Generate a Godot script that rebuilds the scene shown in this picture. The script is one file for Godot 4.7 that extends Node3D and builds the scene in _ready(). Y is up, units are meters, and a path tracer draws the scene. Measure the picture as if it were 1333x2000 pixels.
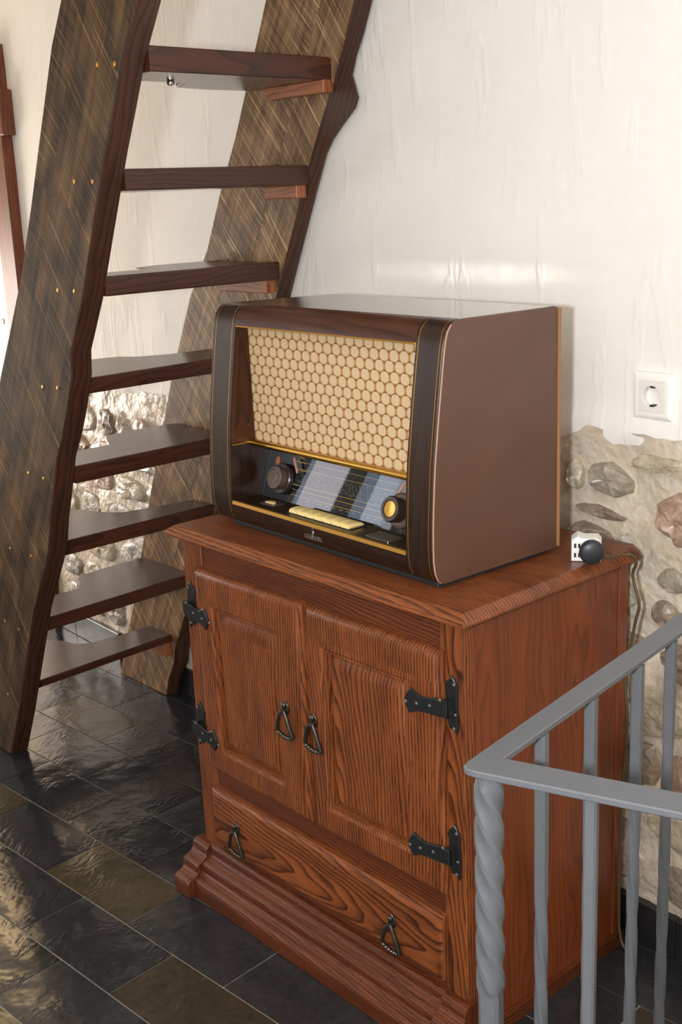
extends Node3D
# An old tube radio on a carved oak cabinet beside a paddle-tread staircase, in a stone house.
# Axes: x runs along the cabinet front to the right, y up, z from the back wall towards the viewer.

const FZ := Basis(Vector3(1, 0, 0), Vector3(0, 1, 0), Vector3(0, 0, 1))    # outline in x, y; extruded along z
const FX := Basis(Vector3(0, 0, -1), Vector3(0, 1, 0), Vector3(1, 0, 0))   # outline in -z, y; extruded along x
const FY := Basis(Vector3(1, 0, 0), Vector3(0, 0, -1), Vector3(0, 1, 0))   # outline in x, -z; extruded along y

var M := {}
var taken := {}
var rng := RandomNumberGenerator.new()


# ------------------------------------------------------------------ mesh building
class Geo:
	var v := PackedVector3Array()

	func tri(a: Vector3, b: Vector3, c: Vector3) -> void:
		v.append(a); v.append(b); v.append(c)

	func quad(a: Vector3, b: Vector3, c: Vector3, d: Vector3) -> void:
		tri(a, b, c); tri(a, c, d)

	static func area(p: PackedVector2Array) -> float:
		var s := 0.0
		for i in p.size():
			s += p[i].cross(p[(i + 1) % p.size()])
		return s * 0.5

	static func inset(p: PackedVector2Array, b: float) -> PackedVector2Array:
		var o := PackedVector2Array()
		var n := p.size()
		for i in n:
			var d0 := (p[i] - p[(i + n - 1) % n]).normalized()
			var d1 := (p[(i + 1) % n] - p[i]).normalized()
			var n0 := Vector2(-d0.y, d0.x)
			var n1 := Vector2(-d1.y, d1.x)
			var m := n0 + n1
			var k := maxf(m.length_squared(), 0.6)
			o.append(p[i] + m * (2.0 * b / k))
		return o

	func prism(src: PackedVector2Array, fr: Transform3D, z0: float, z1: float, b := 0.0, segs := 1) -> void:
		var p := src.duplicate()
		if area(p) < 0.0:
			p.reverse()
		var n := p.size()
		var rings := []
		if b > 0.0:
			for k in segs + 1:
				var a := PI * 0.5 * k / segs
				rings.append([inset(p, b * (1.0 - sin(a))), z0 + b * (1.0 - cos(a))])
			for k in segs + 1:
				var a := PI * 0.5 * (segs - k) / segs
				rings.append([inset(p, b * (1.0 - sin(a))), z1 - b * (1.0 - cos(a))])
		else:
			rings = [[p, z0], [p, z1]]
		for r in rings.size() - 1:
			var q0: PackedVector2Array = rings[r][0]
			var q1: PackedVector2Array = rings[r + 1][0]
			var h0: float = rings[r][1]
			var h1: float = rings[r + 1][1]
			for i in n:
				var j := (i + 1) % n
				quad(fr * Vector3(q0[i].x, q0[i].y, h0), fr * Vector3(q0[j].x, q0[j].y, h0), fr * Vector3(q1[j].x, q1[j].y, h1), fr * Vector3(q1[i].x, q1[i].y, h1))
		var cap: PackedVector2Array = rings[0][0]
		var t := Geometry2D.triangulate_polygon(cap)
		for i in range(0, t.size(), 3):
			var a := cap[t[i]]
			var bb := cap[t[i + 1]]
			var c := cap[t[i + 2]]
			if (bb - a).cross(c - a) < 0.0:
				var w := bb
				bb = c
				c = w
			tri(fr * Vector3(a.x, a.y, z1), fr * Vector3(bb.x, bb.y, z1), fr * Vector3(c.x, c.y, z1))
			tri(fr * Vector3(a.x, a.y, z0), fr * Vector3(c.x, c.y, z0), fr * Vector3(bb.x, bb.y, z0))

	func hewn(front: PackedVector2Array, back: PackedVector2Array, fr: Transform3D, face: float, depth: Callable) -> void:
		# a board with a hewn edge: the back outline up to the middle, then in to the outline of the flat face at z = face;
		# depth gives the z of the back at each point
		var a := back.duplicate()
		var b := front.duplicate()
		if area(a) < 0.0:
			a.reverse()
			b.reverse()
		var r0 := PackedVector3Array()
		var r1 := PackedVector3Array()
		var r2 := PackedVector3Array()
		for i in a.size():
			var zb: float = depth.call(a[i])
			r0.append(fr * Vector3(a[i].x, a[i].y, zb))
			r1.append(fr * Vector3(a[i].x, a[i].y, lerpf(zb, face, 0.35)))
			r2.append(fr * Vector3(b[i].x, b[i].y, face))
		for q in [[r0, r1], [r1, r2]]:
			for i in a.size():
				var j := (i + 1) % a.size()
				quad(q[0][i], q[0][j], q[1][j], q[1][i])
		for e in 2:
			var cap: PackedVector2Array = [a, b][e]
			var at: PackedVector3Array = [r0, r2][e]
			var t := Geometry2D.triangulate_polygon(cap)
			for i in range(0, t.size(), 3):
				var ccw := (cap[t[i + 1]] - cap[t[i]]).cross(cap[t[i + 2]] - cap[t[i]]) > 0.0
				if ccw == (e == 1):
					tri(at[t[i]], at[t[i + 1]], at[t[i + 2]])
				else:
					tri(at[t[i]], at[t[i + 2]], at[t[i + 1]])

	func box(lo: Vector3, hi: Vector3, b := 0.0, segs := 1, fr := Transform3D()) -> void:
		prism(PackedVector2Array([Vector2(lo.x, lo.y), Vector2(hi.x, lo.y), Vector2(hi.x, hi.y), Vector2(lo.x, hi.y)]), fr, lo.z, hi.z, b, segs)

	func loft(rings: Array, closed := true, cap0 := true, cap1 := true) -> void:
		# rings of equal point counts, going CCW seen from the end they advance to
		for r in rings.size() - 1:
			var q0: PackedVector3Array = rings[r]
			var q1: PackedVector3Array = rings[r + 1]
			var n := q0.size()
			for i in (n if closed else n - 1):
				var j := (i + 1) % n
				quad(q0[i], q0[j], q1[j], q1[i])
		for e in 2:
			if (e == 0 and not cap0) or (e == 1 and not cap1):
				continue
			var q: PackedVector3Array = rings[0] if e == 0 else rings[rings.size() - 1]
			var c := Vector3.ZERO
			for p in q:
				c += p
			c /= q.size()
			for i in q.size():
				var j := (i + 1) % q.size()
				if e == 0:
					tri(c, q[j], q[i])
				else:
					tri(c, q[i], q[j])

	func rects(rs: Array, fill := true) -> void:
		# nested rectangles [x0, y0, x1, y1, z] from the outside in, facing +z, the last one filled
		for k in rs.size() - 1:
			var a: Array = rs[k]
			var b: Array = rs[k + 1]
			var A := [Vector3(a[0], a[1], a[4]), Vector3(a[2], a[1], a[4]), Vector3(a[2], a[3], a[4]), Vector3(a[0], a[3], a[4])]
			var B := [Vector3(b[0], b[1], b[4]), Vector3(b[2], b[1], b[4]), Vector3(b[2], b[3], b[4]), Vector3(b[0], b[3], b[4])]
			for i in 4:
				var j := (i + 1) % 4
				quad(A[i], A[j], B[j], B[i])
		var z: Array = rs[rs.size() - 1]
		if not fill:
			return
		quad(Vector3(z[0], z[1], z[4]), Vector3(z[2], z[1], z[4]), Vector3(z[2], z[3], z[4]), Vector3(z[0], z[3], z[4]))

	func lathe(prof: PackedVector2Array, n: int, fr: Transform3D) -> void:
		# profile of (radius, height along frame z) from the bottom up
		var rings := []
		for p in prof:
			var q := PackedVector3Array()
			for i in n:
				var a := TAU * i / n
				q.append(fr * Vector3(cos(a) * p.x, sin(a) * p.x, p.y))
			rings.append(q)
		loft(rings)

	func tube(pts: PackedVector3Array, r: float, n: int, closed := false, r1 := -1.0) -> void:
		var rings := []
		var up := Vector3(0.13, 0.98, 0.17).normalized()
		var m := pts.size()
		for i in m:
			var d: Vector3
			if closed:
				d = (pts[(i + 1) % m] - pts[(i + m - 1) % m]).normalized()
			else:
				d = (pts[mini(i + 1, m - 1)] - pts[maxi(i - 1, 0)]).normalized()
			var s := up.cross(d)
			if s.length() < 0.05:
				s = Vector3(1, 0, 0).cross(d)
			s = s.normalized()
			var t := d.cross(s).normalized()
			up = t
			var rr := r if r1 < 0.0 else lerpf(r, r1, float(i) / (m - 1))
			var q := PackedVector3Array()
			for k in n:
				var a := TAU * k / n
				q.append(pts[i] + (s * cos(a) + t * sin(a)) * rr)
			rings.append(q)
		if closed:
			rings.append(rings[0])
			loft(rings, true, false, false)
		else:
			loft(rings)


func poly(a: Array) -> PackedVector2Array:
	var p := PackedVector2Array()
	for i in range(0, a.size(), 2):
		p.append(Vector2(a[i], a[i + 1]))
	return p


func pzy(a: Array) -> PackedVector2Array:   # (z, y) pairs for frame FX
	var p := PackedVector2Array()
	for i in range(0, a.size(), 2):
		p.append(Vector2(-a[i], a[i + 1]))
	return p


func fr(b: Basis, o := Vector3.ZERO) -> Transform3D:
	return Transform3D(b, o)


func mesh_of(g: Geo, deg := 38.0, grain := 1, off := Vector2.ZERO, ub := Basis()) -> ArrayMesh:
	# triangles to a mesh: normals smoothed below an angle, texture coordinates in metres along the grain axis
	var n := g.v.size()
	var fn := PackedVector3Array()
	fn.resize(n / 3)
	var at := {}
	for t in n / 3:
		var a := g.v[t * 3]
		var nn := (g.v[t * 3 + 1] - a).cross(g.v[t * 3 + 2] - a)
		fn[t] = nn
		for k in 3:
			var key := Vector3i((g.v[t * 3 + k] * 20000.0).round())
			if at.has(key):
				at[key].append(t)
			else:
				at[key] = PackedInt32Array([t])
	var P := PackedVector3Array()
	var N := PackedVector3Array()
	var U := PackedVector2Array()
	P.resize(n); N.resize(n); U.resize(n)
	var lim := cos(deg_to_rad(deg))
	var inv := ub.transposed()
	for t in n / 3:
		var f := fn[t]
		if f.length_squared() < 1e-18:
			f = Vector3.UP
		var fu := f.normalized()
		var lf := inv * fu
		var ax := lf.abs().max_axis_index()
		for k in 3:
			var p := g.v[t * 3 + k]
			var s := Vector3.ZERO
			for o in at[Vector3i((p * 20000.0).round())]:
				var q := fn[o]
				if q.length_squared() > 1e-18 and q.normalized().dot(fu) > lim:
					s += q
			var w: int = t * 3 + ([0, 2, 1] as Array)[k]
			P[w] = p
			N[w] = s.normalized() if s.length_squared() > 1e-20 else fu
			var l := inv * p
			var vv: float
			var uu: float
			if ax == grain:
				uu = l[2] if grain == 0 else l[0]
				vv = l[grain] - (l[1] if grain != 1 else l[2])
			else:
				vv = l[grain]
				uu = l[3 - ax - grain]
			U[w] = Vector2(uu, vv) + off
	var arr := []
	arr.resize(Mesh.ARRAY_MAX)
	arr[Mesh.ARRAY_VERTEX] = P
	arr[Mesh.ARRAY_NORMAL] = N
	arr[Mesh.ARRAY_TEX_UV] = U
	var m := ArrayMesh.new()
	m.add_surface_from_arrays(Mesh.PRIMITIVE_TRIANGLES, arr)
	return m


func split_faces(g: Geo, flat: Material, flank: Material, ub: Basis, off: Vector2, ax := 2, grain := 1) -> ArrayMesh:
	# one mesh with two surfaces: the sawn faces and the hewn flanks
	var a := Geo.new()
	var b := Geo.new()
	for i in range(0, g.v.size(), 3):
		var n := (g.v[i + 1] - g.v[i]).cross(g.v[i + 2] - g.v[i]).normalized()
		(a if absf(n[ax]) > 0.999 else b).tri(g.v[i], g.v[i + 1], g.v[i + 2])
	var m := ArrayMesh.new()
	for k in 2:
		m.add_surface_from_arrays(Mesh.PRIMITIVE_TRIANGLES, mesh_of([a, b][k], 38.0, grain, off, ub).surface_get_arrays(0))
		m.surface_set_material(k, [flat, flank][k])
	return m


func put(called: String, mesh: Mesh, mat: Material, parent: Node = null, label := "") -> MeshInstance3D:
	var o := MeshInstance3D.new()
	o.mesh = mesh
	if mat:
		o.material_override = mat
	if parent == null:
		o.name = numbered(called)
		add_child(o, true)
	else:
		var have := 0
		var want := called
		while parent.has_node(NodePath(want)):
			have += 1
			want = "%s_%03d" % [called, have]
		o.name = want
		parent.add_child(o, true)
	if label:
		o.set_meta("label", label)
	return o


func part(called: String, g: Geo, mat: Material, parent: Node, grain := 1, off := Vector2.ZERO, deg := 38.0, ub := Basis()) -> MeshInstance3D:
	return put(called, mesh_of(g, deg, grain, off, ub), mat, parent)


func numbered(called: String) -> String:
	var k: int = taken.get(called, 0)
	taken[called] = k + 1
	return called if k == 0 else "%s_%03d" % [called, k]


func thing(called: String, label: String, category: String, at := Vector3.ZERO, turn := 0.0) -> Node3D:
	var o := Node3D.new()
	o.name = numbered(called)
	add_child(o, true)
	o.position = at
	o.rotation.y = turn
	o.set_meta("label", label)
	o.set_meta("category", category)
	return o


func structure(called: String, label: String, category: String, at := Vector3.ZERO, turn := 0.0) -> Node3D:
	var o := thing(called, label, category, at, turn)
	o.set_meta("kind", "structure")
	return o


# ------------------------------------------------------------------ materials
func noise(seed_: int, freq := 1.0, oct := 3, kind := FastNoiseLite.TYPE_SIMPLEX_SMOOTH) -> FastNoiseLite:
	var n := FastNoiseLite.new()
	n.seed = seed_
	n.noise_type = kind
	n.frequency = freq
	n.fractal_type = FastNoiseLite.FRACTAL_FBM if oct > 1 else FastNoiseLite.FRACTAL_NONE
	n.fractal_octaves = oct
	return n


func texture(w: int, h: int, bytes: PackedByteArray, f: int) -> ImageTexture:
	return ImageTexture.create_from_image(Image.create_from_data(w, h, false, f, bytes))


func mat(c: Color, rough := 0.5, metal := 0.0) -> StandardMaterial3D:
	var m := StandardMaterial3D.new()
	m.albedo_color = c
	m.roughness = rough
	m.metallic = metal
	return m


func rgb(r: int, g: int, b: int) -> Color:
	return Color(r / 255.0, g / 255.0, b / 255.0)


func wood(seed_: int, w: int, h: int, su: float, sv: float, light: Color, dark: Color, freq: float, board: float, tilt: float, pore: float, band: float, rough: float, relief: float, coat := 0.0) -> StandardMaterial3D:
	# plain-sawn planks: distance from a tilted pith gives the rings, fine streaks give the pores
	var n1 := noise(seed_, 1.0, 3)
	var n2 := noise(seed_ + 5, 1.0, 2)
	var rn := RandomNumberGenerator.new()
	rn.seed = seed_
	var planks := []
	for i in int(ceil(su / board)) + 1:
		planks.append([rn.randf_range(0.46, 0.54) * board, rn.randf_range(0.055, 0.08), rn.randf_range(-1, 1), rn.randf_range(-0.08, 0.08)])
	var col := PackedByteArray()
	var hgt := PackedByteArray()
	col.resize(w * h * 3)
	hgt.resize(w * h)
	for y in h:
		var ym := (1.0 - float(y) / h) * sv
		for x in w:
			var xm := float(x) / w * su
			var bi := int(xm / board)
			var pk: Array = planks[bi]
			var dx: float = xm - bi * board - pk[0]
			var wv := n1.get_noise_2d(xm * 8.0 + bi * 17.0, ym * 1.7)
			var d: float = pk[1] + (ym - 0.5) * tilt * signf(pk[2]) + wv * 0.012
			var r: float = sqrt(dx * dx + d * d) * freq + wv * 0.5
			var k: float = r - floorf(r)
			k = k * k * k * (1.0 - smoothstep(0.93, 1.0, k))
			var pr := n2.get_noise_2d(xm * 620.0, ym * 16.0)
			var pores := clampf(pr * 1.8 - 0.35, 0.0, 1.0) * pore * (0.35 + 1.3 * k)
			var tone := n1.get_noise_2d(xm * 14.0 + 60.0, ym * 3.0 + bi * 9.0) * 0.22 + float(pk[3])
			var t := clampf(0.28 + band * k * 1.6 + pores + tone, 0.0, 1.0)
			var i := y * w + x
			col[i * 3] = int(lerpf(light.r, dark.r, t) * 255.0)
			col[i * 3 + 1] = int(lerpf(light.g, dark.g, t) * 255.0)
			col[i * 3 + 2] = int(lerpf(light.b, dark.b, t) * 255.0)
			hgt[i] = int(clampf(0.75 - 0.35 * k - 0.4 * pores + n1.get_noise_2d(xm * 40.0, ym * 12.0) * 0.1, 0.0, 1.0) * 255.0)
	var m := mat(Color.WHITE, rough)
	m.albedo_texture = texture(w, h, col, Image.FORMAT_RGB8)
	m.heightmap_enabled = relief > 0.0
	m.heightmap_texture = texture(w, h, hgt, Image.FORMAT_L8)
	m.heightmap_scale = relief
	m.uv1_scale = Vector3(1.0 / su, 1.0 / sv, 1)
	if coat > 0.0:
		m.clearcoat_enabled = true
		m.clearcoat = coat
		m.clearcoat_roughness = 0.22
	return m


func sawn(seed_: int, light: Color, dark: Color, rough: float, relief: float, marks: float, hatch: float, lean := 0.1) -> StandardMaterial3D:
	# dark stained beam timber with saw marks across the grain (texture V runs along the grain)
	var w := 512
	var h := 1024
	var su := 0.42
	var sv := 0.84
	var n1 := noise(seed_, 1.0, 3)
	var n2 := noise(seed_ + 3, 1.0, 2)
	var n3 := noise(seed_ + 9, 1.0, 2)
	var col := PackedByteArray()
	var hgt := PackedByteArray()
	col.resize(w * h * 3)
	hgt.resize(w * h)
	for y in h:
		var ym := (1.0 - float(y) / h) * sv
		for x in w:
			var xm := float(x) / w * su
			var grain := n1.get_noise_2d(xm * 45.0, ym * 2.0)
			var patch := n3.get_noise_2d(xm * 9.0, ym * 6.0)
			var q := ym + xm * lean + xm * xm * 0.25
			var saw := n2.get_noise_2d(xm * 1.6, q * 420.0) * (0.45 + 0.8 * clampf(patch + 0.35, 0.0, 1.0))
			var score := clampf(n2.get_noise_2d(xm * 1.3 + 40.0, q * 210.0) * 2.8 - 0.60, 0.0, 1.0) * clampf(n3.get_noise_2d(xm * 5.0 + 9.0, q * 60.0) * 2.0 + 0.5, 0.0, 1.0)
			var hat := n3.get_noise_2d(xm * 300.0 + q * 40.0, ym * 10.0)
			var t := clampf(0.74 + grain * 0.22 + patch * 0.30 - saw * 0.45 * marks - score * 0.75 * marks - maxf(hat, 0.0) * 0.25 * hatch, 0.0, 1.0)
			var i := y * w + x
			col[i * 3] = int(lerpf(light.r, dark.r, t) * 255.0)
			col[i * 3 + 1] = int(lerpf(light.g, dark.g, t) * 255.0)
			col[i * 3 + 2] = int(lerpf(light.b, dark.b, t) * 255.0)
			hgt[i] = int(clampf(0.5 + saw * 0.38 * marks + score * 0.25 * marks + hat * 0.2 * hatch + grain * 0.10, 0.0, 1.0) * 255.0)
	var m := mat(Color.WHITE, rough)
	m.albedo_texture = texture(w, h, col, Image.FORMAT_RGB8)
	m.heightmap_enabled = true
	m.heightmap_texture = texture(w, h, hgt, Image.FORMAT_L8)
	m.heightmap_scale = relief
	m.uv1_scale = Vector3(1.0 / su, 1.0 / sv, 1)
	return m


func tiling(seed_: int, w: int, cycles: float, oct: int) -> PackedByteArray:
	# seamless noise, about so many features across the picture
	return noise(seed_, cycles / w, oct).get_seamless_image(w, w, false, false, 0.15, true).get_data()


func mottled(seed_: int, w: int, size: float, a: Color, b: Color, c: Color, f1: float, f2: float, rough: float, relief: float, streaks := 0.0) -> StandardMaterial3D:
	# stone, plaster and the like: two layers of noise for colour, both for the relief; streaks are trowel marks
	var n1 := tiling(seed_, w, f1 * size, 4)
	var n2 := tiling(seed_ + 7, w, f2 * size, 3)
	var col := PackedByteArray()
	var hgt := PackedByteArray()
	col.resize(w * w * 3)
	hgt.resize(w * w)
	for y in w:
		for x in w:
			var i := y * w + x
			var p := n1[i] / 255.0
			var q := n2[i] / 255.0
			var k := a.lerp(b, p).lerp(c, q * q * 0.6)
			col[i * 3] = int(k.r * 255.0)
			col[i * 3 + 1] = int(k.g * 255.0)
			col[i * 3 + 2] = int(k.b * 255.0)
			var h := p * 0.6 + q * 0.4
			if streaks > 0.0:
				var r := n1[y * w + (x * 5 + int(q * 14.0)) % w] / 255.0
				h = p * 0.72 + q * 0.10 + streaks * smoothstep(0.60, 0.72, r) * (1.0 - smoothstep(0.72, 0.95, r))
			hgt[i] = int(clampf(h, 0.0, 1.0) * 255.0)
	var m := mat(Color.WHITE, rough)
	m.albedo_texture = texture(w, w, col, Image.FORMAT_RGB8)
	m.heightmap_enabled = relief > 0.0
	m.heightmap_texture = texture(w, w, hgt, Image.FORMAT_L8)
	m.heightmap_scale = relief
	m.uv1_scale = Vector3(1.0 / size, 1.0 / size, 1)
	return m


func slate(seed_: int, a: Color, b: Color, rough: float, h: ImageTexture) -> StandardMaterial3D:
	var m := mottled(seed_, 256, 0.7, a, b, a.darkened(0.35), 6.0, 40.0, rough, 0.0)
	m.heightmap_enabled = true
	m.heightmap_texture = h
	m.heightmap_scale = 0.26
	m.uv1_scale = Vector3(1.0 / 0.7, 1.0 / 0.7, 1)
	return m


func riven() -> ImageTexture:
	# the cleft face of slate: curved ripples that fan out, broken by small steps
	var w := 768
	var n1 := tiling(71, w, 5.0, 4)
	var n2 := tiling(72, w, 3.0, 2)
	var n3 := tiling(73, w, 9.0, 3)
	var hgt := PackedByteArray()
	hgt.resize(w * w)
	for y in w:
		for x in w:
			var i := y * w + x
			var bend := n2[i] / 255.0
			var big := n1[i] / 255.0
			var xx := posmod(x * 2 + y + int(bend * 240.0), w)
			var yy := posmod(y * 5 - x * 2 + int(bend * 260.0), w)
			var rip := n3[yy * w + xx] / 255.0 - 0.5
			var amount := smoothstep(0.45, 0.75, n1[posmod(y + 300, w) * w + x] / 255.0)
			hgt[i] = int(clampf(0.15 + big * 0.65 + rip * 0.34 * amount, 0.0, 1.0) * 255.0)
	return texture(w, w, hgt, Image.FORMAT_L8)


func cloth_material() -> StandardMaterial3D:
	# woven grille cloth: pale rounded cells in brown outline, staggered rows
	var w := 104
	var h := 152
	var cw := 0.0258
	var ch := 0.0380
	var col := PackedByteArray()
	var hgt := PackedByteArray()
	col.resize(w * h * 3)
	hgt.resize(w * h)
	var pale := rgb(222, 194, 154)
	var line := rgb(190, 136, 74)
	var arch := rgb(108, 64, 30)
	for y in h:
		for x in w:
			var u := (x + 0.5) / w
			var v := (y + 0.5) / h
			var best := 9.0
			var bd := Vector2.ZERO
			for c in [Vector2(0.5, 0.25), Vector2(0, 0.75), Vector2(1, 0.75), Vector2(0.5, 1.25), Vector2(0, -0.25), Vector2(1, -0.25)]:
				var d := Vector2((u - c.x) * cw, (v - c.y) * ch)
				var e := pow(absf(d.x) / 0.0122, 2.6) + pow(absf(d.y) / 0.0113, 2.6)
				if e < best:
					best = e
					bd = d
			var t := smoothstep(0.55, 0.82, best)
			var k := pale.lerp(line, t)
			if bd.y > 0.003:
				k = k.lerp(arch, smoothstep(0.62, 0.85, best) * (1.0 - smoothstep(1.05, 1.35, best)) * smoothstep(0.002, 0.007, bd.y))
			var thread := 0.92 + 0.08 * sin(u * TAU * 9.0)
			k = Color(k.r * thread, k.g * thread, k.b * thread)
			var i := y * w + x
			col[i * 3] = int(clampf(k.r, 0, 1) * 255.0)
			col[i * 3 + 1] = int(clampf(k.g, 0, 1) * 255.0)
			col[i * 3 + 2] = int(clampf(k.b, 0, 1) * 255.0)
			hgt[i] = int((0.55 + 0.3 * t - 0.1 * (1.0 - thread) * 8.0) * 255.0)
	var m := mat(Color.WHITE, 0.85)
	m.albedo_texture = texture(w, h, col, Image.FORMAT_RGB8)
	m.heightmap_enabled = true
	m.heightmap_texture = texture(w, h, hgt, Image.FORMAT_L8)
	m.heightmap_scale = 0.06
	m.uv1_scale = Vector3(1.0 / cw, 1.0 / ch, 1)
	return m


func dial_material() -> StandardMaterial3D:
	# the printed station scale behind glass: 512 mm by 96 mm
	var w := 1536
	var h := 288
	var im := Image.create(w, h, false, Image.FORMAT_RGB8)
	im.fill(rgb(17, 19, 19))
	var gold := rgb(150, 122, 62)
	var pale := rgb(150, 160, 132)
	var mm := w / 512.0
	var rn := RandomNumberGenerator.new()
	rn.seed = 12
	# the lighter border round the scale
	im.fill_rect(Rect2i(int(8 * mm), int(6 * mm), int(500 * mm), int(0.7 * mm)), rgb(96, 110, 108))
	im.fill_rect(Rect2i(int(8 * mm), int(6 * mm), int(0.7 * mm), int(86 * mm)), rgb(96, 110, 108))
	for yy in [16.0, 29.0, 60.0, 69.0, 79.0]:
		im.fill_rect(Rect2i(int(100 * mm), int(yy * mm), int(410 * mm), int(1.1 * mm)), gold)
	im.fill_rect(Rect2i(int(92 * mm), int(16 * mm), int(34 * mm), int(2.2 * mm)), gold)
	im.fill_rect(Rect2i(int(112 * mm), int(31 * mm), int(20 * mm), int(2.0 * mm)), gold)
	im.fill_rect(Rect2i(int(88 * mm), int(59 * mm), int(30 * mm), int(2.2 * mm)), gold)
	im.fill_rect(Rect2i(int(86 * mm), int(68 * mm), int(20 * mm), int(0.5 * mm)), rgb(120, 116, 92))
	im.fill_rect(Rect2i(int(86 * mm), int(68 * mm), int(0.5 * mm), int(18 * mm)), rgb(120, 116, 92))
	# station names in columns, as small strokes
	for r in 9:
		for c in 30:
			if rn.randf() < 0.78:
				var x0 := (138 + c * 10.2 + r * 1.3) * mm
				var y0 := (33 + r * 2.9) * mm
				var n := rn.randi_range(2, 5)
				for k in n:
					im.fill_rect(Rect2i(int(x0 + k * 1.5 * mm), int(y0), int(0.9 * mm), int(1.5 * mm)), pale.darkened(rn.randf_range(0.0, 0.45)))
	for c in 92:
		var tall := 3.2 if c % 5 == 0 else 1.8
		im.fill_rect(Rect2i(int((136 + c * 3.4) * mm), int(73 * mm), int(0.6 * mm), int(tall * mm)), pale.darkened(0.2))
		im.fill_rect(Rect2i(int((136 + c * 3.4) * mm), int(20 * mm), int(0.5 * mm), int(tall * mm)), pale.darkened(0.35))
	for c in 14:
		var x1 := (150 + c * 20.0) * mm
		for k in rn.randi_range(3, 6):
			im.fill_rect(Rect2i(int(x1 + k * 1.9 * mm), int(83 * mm), int(1.2 * mm), int(2.0 * mm)), pale.darkened(0.15))
	# the indicator window and the red dot beside the left knob
	im.fill_rect(Rect2i(int(104 * mm), int(30 * mm), int(9 * mm), int(22 * mm)), rgb(58, 62, 58))
	im.fill_rect(Rect2i(int(105 * mm), int(31 * mm), int(7 * mm), int(20 * mm)), rgb(28, 30, 30))
	for yy in range(int(14 * mm), int(34 * mm)):
		for xx in range(int(26 * mm), int(46 * mm)):
			var d := Vector2(xx / mm - 36.0, (yy / mm - 24.0) * 0.8).length()
			if d < 7.0:
				im.set_pixel(xx, yy, rgb(176, 82, 34) if d < 5.0 or xx / mm > 37.0 else rgb(140, 92, 50))
	var m := mat(Color.WHITE, 0.5)
	m.albedo_texture = ImageTexture.create_from_image(im)
	m.uv1_scale = Vector3(1.0 / 0.512, -1.0 / 0.096, 1)
	m.clearcoat_enabled = true
	m.clearcoat = 1.0
	m.clearcoat_roughness = 0.012
	m.metallic_specular = 0.1
	return m


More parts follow.
